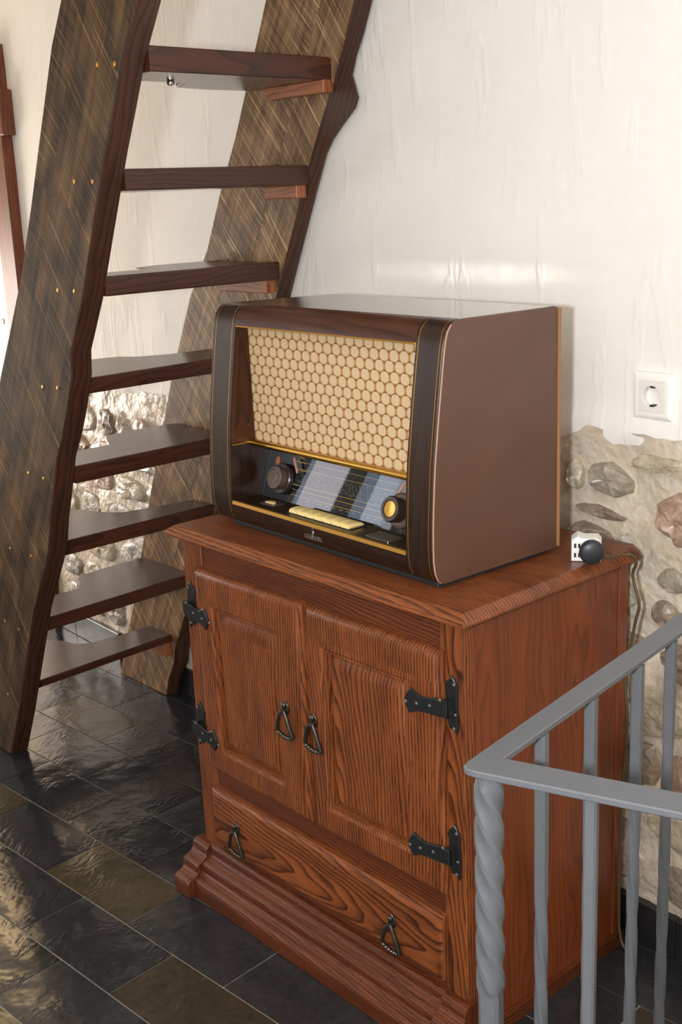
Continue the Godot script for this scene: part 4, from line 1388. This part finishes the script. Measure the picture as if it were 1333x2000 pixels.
	for tx in [["SIEMENS", 0.0085, Vector3(-0.321, 0.0298, 0.0189), 1.12], ["H", 0.0130, Vector3(-0.321, 0.0412, 0.0190), 0.62], ["S", 0.0175, Vector3(-0.321, 0.0412, 0.0196), 0.42]]:
		var tm := TextMesh.new()
		tm.text = tx[0]
		tm.font = font
		tm.font_size = 32
		tm.pixel_size = float(tx[1]) / 24.0
		tm.depth = 0.0010
		var o := put("lettering" if tx[0].length() > 1 else "emblem", tm, M.chrome, badge)
		o.position = tx[2]
		o.scale = Vector3(tx[3], 1, 1)
	g = Geo.new()
	g.box(Vector3(-0.598, 0.012, -0.2925), Vector3(0.002, 0.4365, -0.2855), 0.001)
	part("back_panel", g, M.fibre, r)


# ------------------------------------------------------------------ the railing
func twisted(g: Geo, at: Vector3, half: float, y0: float, y1: float, t0: float, t1: float, turns: float, bulge: float, phase: float) -> void:
	# a square bar, twisted between the heights t0 and t1
	var rings := []
	var ys := [y0]
	var n := int(absf(turns) * 40.0) + 2
	for i in n + 1:
		ys.append(lerpf(t0, t1, float(i) / n))
	ys.append(y1)
	for y in ys:
		var f := clampf((y - t0) / (t1 - t0), 0.0, 1.0)
		var a := phase + TAU * turns * f
		var k := 1.0 + bulge * smoothstep(0.0, 0.04, f) * smoothstep(0.0, 0.04, 1.0 - f)
		var q := PackedVector3Array()
		for i in 16:
			var b := TAU * (i + 0.5) / 16.0
			var e := pow(pow(absf(cos(b)), 7.0) + pow(absf(sin(b)), 7.0), -1.0 / 7.0) * half * k
			q.append(at + Vector3(cos(b + a) * e, y, -sin(b + a) * e))
		rings.append(q)
	g.loft(rings)


func build_railing() -> void:
	var r := thing("iron_railing", "grey painted iron railing with twisted bars in front of the stone wall", "railing", Vector3(1.243, 0, 0.957))
	var off := Vector3(-1.243, 0, -0.957)
	var g := Geo.new()
	g.prism(PackedVector2Array([Vector2(1.226, -0.976), Vector2(1.2225, -0.966), Vector2(1.079, -0.022), Vector2(1.113, -0.020), Vector2(1.2455, -0.936), Vector2(2.398, -0.527), Vector2(2.410, -0.560), Vector2(1.245, -0.978), Vector2(1.234, -0.980)]), fr(FY, off), 0.892, 0.900, 0.0015)
	part("top_rail", g, M.rail, r, 0)
	var yaw := 0.36
	g = Geo.new()
	twisted(g, Vector3(1.243, 0, 0.957) + off, 0.0115, 0.0, 0.8925, 0.632, 0.884, -1.42, 0.12, yaw)
	var p := part("post", g, M.rail, r, 1, Vector2.ZERO, 34.0)
	p.set_meta("label", "thick corner post twisted like a rope")
	for b in [[1.2295, 0.855, 0], [1.2135, 0.745, 1], [1.196, 0.626, 2], [1.182, 0.532, 3], [1.166, 0.418, 4], [1.150, 0.303, 5], [1.133, 0.188, 6], [1.116, 0.075, 7], [1.342, 0.920, 8], [1.452, 0.881, 9], [1.562, 0.842, 10], [1.672, 0.803, 11], [1.782, 0.764, 12], [1.892, 0.725, 13], [2.002, 0.686, 14], [2.112, 0.647, 15], [2.222, 0.608, 16], [2.332, 0.569, 17]]:
		g = Geo.new()
		var i: int = b[2]
		var lo := 0.18 if i < 8 else 0.16
		var hi := 0.70 if i < 2 else (0.60 if i >= 8 else 0.76)
		twisted(g, Vector3(b[0], 0, b[1]) + off, 0.0066, 0.0, 0.8925, lo, hi, -1.5, 0.0, 0.15 if i < 8 else yaw)
		part("baluster", g, M.rail, r, 1, Vector2(i * 0.1, 0), 34.0)


# ------------------------------------------------------------------ small things
func build_small_things() -> void:
	# the socket on the plaster
	var nw := Vector3(-0.048, 0, 1).normalized()
	var o := thing("wall_socket", "square white wall socket on the plaster right of the radio", "socket", Vector3(0.790, 1.0935, -0.0165), WALL_YAW)
	var g := Geo.new()
	var sq := func(h: float, z: float) -> Array: return [-h, -h, h, h, z]
	g.rects([sq.call(0.0425, -0.006), sq.call(0.0425, 0.003), sq.call(0.0410, 0.006), sq.call(0.0360, 0.0095), sq.call(0.0325, 0.0105), sq.call(0.0280, 0.0105), sq.call(0.0278, 0.0098)], false)
	part("frame", g, M.plastic, o)
	g = Geo.new()
	g.rects([sq.call(0.0278, 0.0098), sq.call(0.0276, 0.0108), sq.call(0.0268, 0.0112), sq.call(0.0220, 0.0112)], false)
	# the round recess
	var ring := []
	for k in [[0.0, 0.0112], [0.0195, 0.0112], [0.0185, 0.0100], [0.0182, -0.004]]:
		var q := PackedVector3Array()
		for i in 32:
			var a := TAU * i / 32.0
			var s := 0.0220 / maxf(absf(cos(a)), absf(sin(a))) if k[0] == 0.0 else float(k[0])
			q.append(Vector3(cos(a) * s, sin(a) * s, k[1]))
		ring.append(q)
	g.loft(ring, true, false, true)
	part("insert", g, M.plastic_shade, o, 1, Vector2.ZERO, 30.0)
	for x in [-0.0085, 0.0085]:
		g = Geo.new()
		g.lathe(PackedVector2Array([Vector2(0.0032, -0.0045), Vector2(0.0032, -0.0032), Vector2(0.0003, -0.0031)]), 10, fr(FZ, Vector3(x, 0, 0)))
		part("pin_hole", g, M.pin, o)
	for y in [-1.0, 1.0]:
		g = Geo.new()
		g.box(Vector3(-0.004, 0.0150 if y > 0.0 else -0.0190, -0.004), Vector3(0.004, 0.0190 if y > 0.0 else -0.0150, 0.0105), 0.0008)
		part("earth_contact", g, M.pin, o)
	# the white adapter on the back corner of the cabinet
	o = thing("plug_adapter", "white plastic plug adapter on the back corner of the oak cabinet", "adapter", Vector3(0.761, CT, 0.140), 0.62)
	g = Geo.new()
	g.prism(poly([-0.026, 0.0, 0.026, 0.0, 0.026, 0.036, 0.020, 0.042, -0.004, 0.042, -0.016, 0.046, -0.026, 0.038]), fr(FZ), -0.020, 0.020, 0.004, 2)
	part("body", g, M.plastic, o)
	for y in [0.012, 0.030]:
		for z in [-0.006, 0.007]:
			g = Geo.new()
			g.box(Vector3(-0.0266, y - 0.004, z - 0.003), Vector3(-0.0256, y + 0.004, z + 0.003))
			part("pin_hole", g, M.pin, o)
	for x in [-0.019, -0.012]:
		for y in [0.012, 0.029]:
			g = Geo.new()
			g.box(Vector3(x - 0.002, y - 0.004, 0.0196), Vector3(x + 0.002, y + 0.004, 0.0203))
			part("pin_hole", g, M.pin, o)
	# the black plug pushed into it, with its cord running over the edge and down behind
	o = thing("black_plug", "round black plug in the white adapter, its cord hanging behind the cabinet", "plug", Vector3(0.786, CT, 0.160))
	var face := Basis(Vector3(0, 1, 0), 0.72)
	g = Geo.new()
	g.lathe(PackedVector2Array([Vector2(0.018, -0.006), Vector2(0.0205, 0.0), Vector2(0.0218, 0.008), Vector2(0.0205, 0.013), Vector2(0.0160, 0.0165), Vector2(0.007, 0.0178), Vector2(0.0005, 0.018)]), 28, fr(face, Vector3(0.0, 0.0240, 0.0)))
	part("body", g, M.plug_black, o, 1, Vector2.ZERO, 60.0)
	g = Geo.new()
	var path := PackedVector3Array()
	var cv := Curve3D.new()
	for p in [[0.799, 0.836, 0.146], [0.799, 0.8275, 0.120], [0.797, 0.826, 0.100], [0.806, 0.8258, 0.083], [0.8145, 0.8225, 0.073], [0.815, 0.806, 0.066], [0.804, 0.786, 0.060], [0.808, 0.765, 0.060], [0.817, 0.738, 0.060], [0.819, 0.722, 0.060], [0.812, 0.694, 0.060], [0.806, 0.658, 0.060], [0.797, 0.615, 0.060], [0.794, 0.564, 0.060], [0.800, 0.504, 0.060], [0.797, 0.42, 0.060], [0.791, 0.354, 0.058], [0.783, 0.26, 0.050], [0.779, 0.14, 0.046], [0.790, 0.02, 0.05], [0.83, 0.004, 0.06]]:
		cv.add_point(Vector3(p[0], p[1], p[2]) - Vector3(0.786, CT, 0.160))
	for i in cv.point_count:
		var a := cv.get_point_position(maxi(i - 1, 0))
		var b := cv.get_point_position(mini(i + 1, cv.point_count - 1))
		cv.set_point_in(i, (a - b) / 6.0)
		cv.set_point_out(i, (b - a) / 6.0)
	for i in 90:
		path.append(cv.sample_baked(cv.get_baked_length() * i / 89.0, true))
	g.tube(path, 0.0030, 8)
	part("cord", g, M.cable, o, 1, Vector2.ZERO, 60.0)
	# the door in the back wall, seen past the staircase
	var d := structure("door_1", "pale door with an added glowing pane in a brown wooden frame left of the staircase", "door", WALL_O, WALL_YAW)
	g = Geo.new()
	g.box(Vector3(-2.660, 0.0, -0.02), Vector3(-2.545, 1.975, 0.026), 0.003)
	part("jamb", g, M.door_wood, d)
	g = Geo.new()
	g.box(Vector3(-3.66, 1.88, -0.02), Vector3(-2.660, 1.975, 0.026), 0.003)
	part("lintel", g, M.door_wood, d, 0)
	g = Geo.new()
	g.box(Vector3(-3.60, 0.01, -0.02), Vector3(-2.662, 1.878, 0.010), 0.002)
	var leaf := part("leaf", g, M.leaf, d)
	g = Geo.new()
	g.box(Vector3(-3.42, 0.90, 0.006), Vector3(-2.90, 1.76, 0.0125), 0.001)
	part("added_glowing_pane", g, M.pane_glow, leaf)  # made-up pane, set in the leaf for warm glints on the slate
	g = Geo.new()
	g.lathe(PackedVector2Array([Vector2(0.011, 0.0), Vector2(0.011, 0.004), Vector2(0.009, 0.005), Vector2(0.0085, 0.003), Vector2(0.005, 0.003), Vector2(0.0045, 0.0045), Vector2(0.0005, 0.0045)]), 20, fr(FZ, Vector3(-2.735, 1.085, 0.009)))
	part("lock", g, M.chrome, leaf)
	g = Geo.new()
	g.box(Vector3(-2.548, 1.695, -0.012), Vector3(-2.512, 1.835, 0.034), 0.004)
	part("keep", g, M.door_wood, d)
